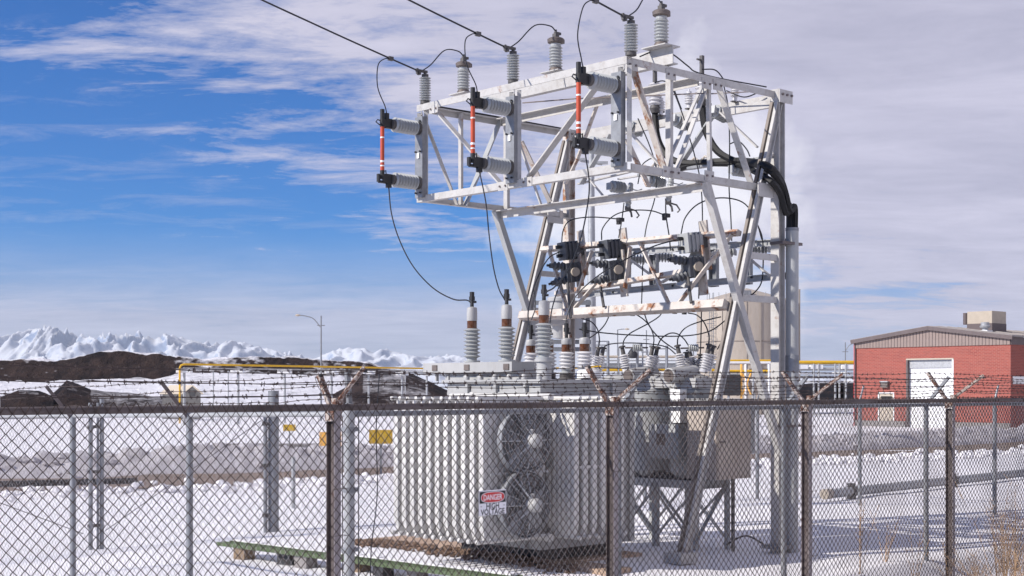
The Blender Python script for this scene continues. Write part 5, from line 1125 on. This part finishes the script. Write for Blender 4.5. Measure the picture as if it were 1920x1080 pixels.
for k in range(10):
    an = R(-150+k*9); d = Vector((math.cos(an), math.sin(an), 0)); mb.tube([tk+d*RT+Z3*(TKT+.7), tk+d*RT+Z3*(TKT+1.6)], .025, 4)
mb.build('roof_rail', GALV, TN); MB().tube([tk+Vector((RT+.25, -.2, 0)), tk+Vector((RT+.25, -.2, TKT+2.2))], .14, 10).build('vent_pipe', CREAM, TN)
# yellow pipeline on its rack
PR = thing('pipe_rack', 'long raised yellow gas pipe on thin grey posts across the background', 'pipe rack', at(600, HZ, 112)-Z3*2.6)
q0, q1, q2 = at(337, 683, 108), at(800, 691, 128), at(1120, 690, 150)
MB().tube([Vector((q0.x, q0.y, -.6)), q0-Z3*.3, q0+Vector((.09, 0, -.09)), q0+Vector((.3, .05, 0)), q1], .075, 12).build('pipe', YEL, PR); MB().tube([q1, q2, at(1604, 682, 168)], .10, 10).build('pipe', YEL, PR)
MB().tube([at(345, 690, 108.5), at(800, 696, 128.5)], .05, 8).build('pipe', GALVL, PR)
for px in (343, 432, 514, 602, 676, 746, 800, 880):
    t = (px-337)/463; p = q0.lerp(q1, t) if t < 1 else q1.lerp(q2, (px-800)/320); p = p-Z3*.25; p.y += .25
    MB().box(p-Z3*.22, 1.1 if px < 800 else .6, .8, .34).build('rack_head', WHITEP, PR); MB().tube([Vector((p.x, p.y, -.8)), p], .10, 10).build('post', GALVL, PR)
for px in (400, 428, 760): p = at(px, 695, 118); MB().tube([Vector((p.x, p.y, -.8)), p], .05, 8).build('post', GALVL, PR)
# right hand pipe rack
PQ = thing('pipe_rack', 'pale pipe rack with yellow top pipe left of the brick building', 'pipe rack', at(1550, HZ, 140)-Z3*2.6)
for px in (1496, 1526, 1535, 1566, 1574, 1586, 1440, 1415): p = at(px, 682, 140); MB().tube([Vector((p.x, p.y, -.8)), p], .10, 8).build('post', GALVL, PQ)
for y, r, m in ((679, .16, YEL), (684, .09, GALVL), (692, .16, GALVL), (700, .12, WHITEP), (707, .14, GALVL), (716, .12, WHITEP)): MB().tube([at(1490, y, 141), at(1606, y, 141)], r, 10).build('pipe', m, PQ)
for px in (1502, 1530, 1590): MB().box(at(px, 688, 140.5), 1.2, 1.0, .4).build('insulated_valve', WHITEP, PQ)
for k, (px, w_) in enumerate(((1510, 1.6), (1552, 2.0), (1592, 2.2))): MB().box(at(px, 733, 150), w_*1.4, 2, 1.5+.3*k).build('pump_skid', DARKM, PQ)
MB().box(at(1548, 722, 152), 7.0, 2, .25).build('platform', WHITEP, PQ)
# pipe rack in front of the tank
PT2 = thing('pipe_rack', 'pipe rack with orange uprights in front of the cream tank', 'pipe rack', at(1400, HZ, 132)-Z3*2.6)
for px, m in ((1366, GALVL), (1390, ORANGE), (1398, WHITEP), (1442, WHITEP), (1412, GALVL)): p = at(px, 683, 132); MB().tube([Vector((p.x, p.y, -.8)), p], .11, 8).build('post', m, PT2)
for y, r, m in ((676, .10, YEL), (680, .14, WHITEP), (696, .14, YEL), (702, .10, GALVL), (714, .16, WHITEP)): MB().tube([at(1340, y, 133), at(1455, y, 133)], r, 10).build('pipe', m, PT2)
MB().tube([at(1392, 740, 132), at(1408, 700, 132)], .08, 8).build('brace', ORANGE, PT2); MB().tube([at(1408, 740, 132), at(1392, 700, 132)], .08, 8).build('brace', ORANGE, PT2)
MB().box(at(1370, 722, 132.5), 1.6, 1.4, 1.9).build('valve_box', DARKM, PT2); MB().box(at(1425, 715, 134), 2.2, 1, 2.4).build('panel', CREAM, PT2)
# catwalk behind the breaker bushings
CWk = thing('catwalk', 'grey steel catwalk with handrails behind the breaker bushings', 'catwalk', at(1220, HZ, 95)-Z3*2.6)
for y, r, m in ((669, .09, TAN), (676, .05, GALVL), (688, .16, GALV), (682, .05, GALV), (693, .12, YEL)): MB().tube([at(1108, y, 96), at(1345, y, 96)], r, 8).build('rail', m, CWk)
for px, y in ((1122, 640), (1140, 640), (1160, 650), (1195, 655), (1205, 655), (1214, 655), (1250, 648), (1300, 655)): p = at(px, y, 95); MB().tube([Vector((p.x, p.y, -.8)), p], .10 if px in (1140, 1195, 1250) else .05, 8).build('post', GALV, CWk)
for a, b in (((1118, 640), (1142, 640)), ((1118, 647), (1142, 647)), ((1225, 654), (1250, 654)), ((1142, 658), (1122, 658)), ((1203, 660), (1216, 660))): MB().tube([at(*a, 95), at(*b, 95)], .045, 6).build('handrail', GALV, CWk)
MB().box(at(1225, 691, 97), 8.5, 1.2, .18).build('deck', GALV, CWk)
MB().lathe([(.05, .0), (.30, .02), (.34, .30), (.20, .55), (.05, .7)], 12, at(1186, 672, 94.5)).build('floodlight', DARKM, CWk)
# shed
sh = at(352, HZ, 125); sh.z = -.65; s_ = 125/F; SHD = thing('shed', 'small grey gabled shed with white roof vent beside the yellow pipe', 'shed', sh)
E_, Pk = CH+(HZ-736)*s_, CH+(HZ-723)*s_; hw = 19*s_; X_, Y_ = Vector((.95, -.31, 0)), Vector((.31, .95, 0)).normalized()
X_ = X_.normalized(); Y_ = Vector((-.80, .60, 0)); c = sh+X_*.4
vs = [c-X_*hw+Z3*0, c+X_*hw, c+X_*hw+Z3*(E_+.65), c+Z3*(Pk+.65), c-X_*hw+Z3*(E_+.65)]; vs2 = [p+Y_*2.8 for p in vs]
MB().add(vs+vs2, [(0, 1, 2, 3, 4), (9, 8, 7, 6, 5), (0, 4, 9, 5), (1, 6, 7, 2)]).build('wall', DARKG, SHD, False)
for s in (-1, 1):
    a = c+X_*(s*(hw+.15))+Z3*(E_+.58)-Y_*.15; b_ = c+Z3*(Pk+.70)-Y_*.15
    MB().add([a, b_, b_+Y_*3.1, a+Y_*3.1, a-Z3*.08, b_-Z3*.08, b_+Y_*3.1-Z3*.08, a+Y_*3.1-Z3*.08], [(0, 1, 2, 3), (4, 7, 6, 5), (0, 4, 5, 1), (3, 2, 6, 7), (0, 3, 7, 4)]).build('roof', TAN, SHD, False)
MB().box(c+Z3*(E_+.65-.05)-Y_*.04, .5, .08, .5, (X_, Y_, Z3)).build('vent_louvre', DARKM, SHD); MB().lathe([(.14, 0), (.14, .4), (.2, .42), (.2, .5)], 12, c+Y_*1.4+Z3*(Pk+.65)).build('roof_vent', WHITEP, SHD)
# light poles
def lamp_pole(px, ytop, d, lab, arm=None, cross=True, r=.07, mat=GALV, base=-.7):
    p = at(px, ytop, d); g = thing('light_pole', lab, 'light pole', Vector((p.x, p.y, base))); MB().tube([Vector((p.x, p.y, base)), p], [r*1.25, r*.8], 10).build('pole', mat, g)
    if cross: MB().box(p-Z3*(.012*d*.5+.1), .65, .08, .08).build('crossarm', mat, g)
    if arm:
        (ax, ay, by) = arm; a = at(px, by, d); b_ = at(ax, ay, d); P = spline([a, a.lerp(b_, .35)+Z3*((b_.z-a.z)*.35), a.lerp(b_, .7)+Z3*((b_.z-a.z)*.22), b_])
        MB().tube(P, .045, 6).build('arm', mat, g); MB().lathe([(.05, -.10), (.22, -.06), (.24, .0), (.12, .08), (.03, .1)], 12, b_+Vector((-.2 if ax < px else .2, 0, 0))).build('lamp_head', TAN, g)
lamp_pole(602, 592, 120, 'tall light pole left of the transformer with lamp arm to the left', (563, 591, 615)); lamp_pole(1585, 642, 165, 'far light pole with curved arm beside the brick building', (1607, 643, 658)); lamp_pole(1158, 618, 140, 'far thin pole with a round lamp head above the catwalk', (1172, 617, 619), False); lamp_pole(1212, 619, 150, 'far pole with a short crossarm above the catwalk', None)
lp = thing('light_pole', 'thick pale blue-grey light pole rising behind the structure', 'light pole', at(1109, HZ, 52)-Z3*2.3); lb = at(1109, HZ, 52); lz = CH+(HZ-288)/F*52
MB().tube([Vector((lb.x, lb.y, -.5)), Vector((lb.x, lb.y, 4.5)), Vector((lb.x, lb.y, lz))], [.19, .17, .10], 16).build('pole', GALVL, lp); MB().tube([Vector((lb.x-.4, lb.y, lz-.25)), Vector((lb.x+.4, lb.y, lz-.38))], .06, 8).build('arm', GALVL, lp)
for s in (-1, 1): MB().box(Vector((lb.x+s*.42, lb.y, lz-.28-.06*s)), .36, .22, .09).build('lamp_head', GALVL, lp)
# barrier rail along the road to the left, half buried in snow
rl = thing('guard_kerb', 'dark low kerb board along the road at the left', 'kerb', Vector((-11, 30.6, -.1))); rp0, rp1 = on_z(-30, 918, .0), on_z(255, 903, .0)
MB().bar(rp0+Z3*.10, rp1+Z3*.02, .12, .12).build('kerb_board', DARKM, rl)

hz = bpy.data.materials.new('haze'); hz.use_nodes = True; hn = hz.node_tree; hn.nodes.clear()
ho = hn.nodes.new('ShaderNodeOutputMaterial'); hv_ = hn.nodes.new('ShaderNodeVolumePrincipled'); hn.links.new(hv_.outputs[0], ho.inputs['Volume'])
hv_.inputs['Color'].default_value = (.80, .89, 1, 1); hv_.inputs['Density'].default_value = 4.5e-5; hv_.inputs['Anisotropy'].default_value = .1
hb = MB().box((0, 4850, 220), 14600, 9990, 480).build('haze', hz, None, False); tag(hb, 'thin pale blue air between the yard and the mountains', 'haze'); hb['kind'] = 'stuff'
for o in bpy.data.objects:
    for k in ('_o', 'used'):
        if k in o: del o[k]
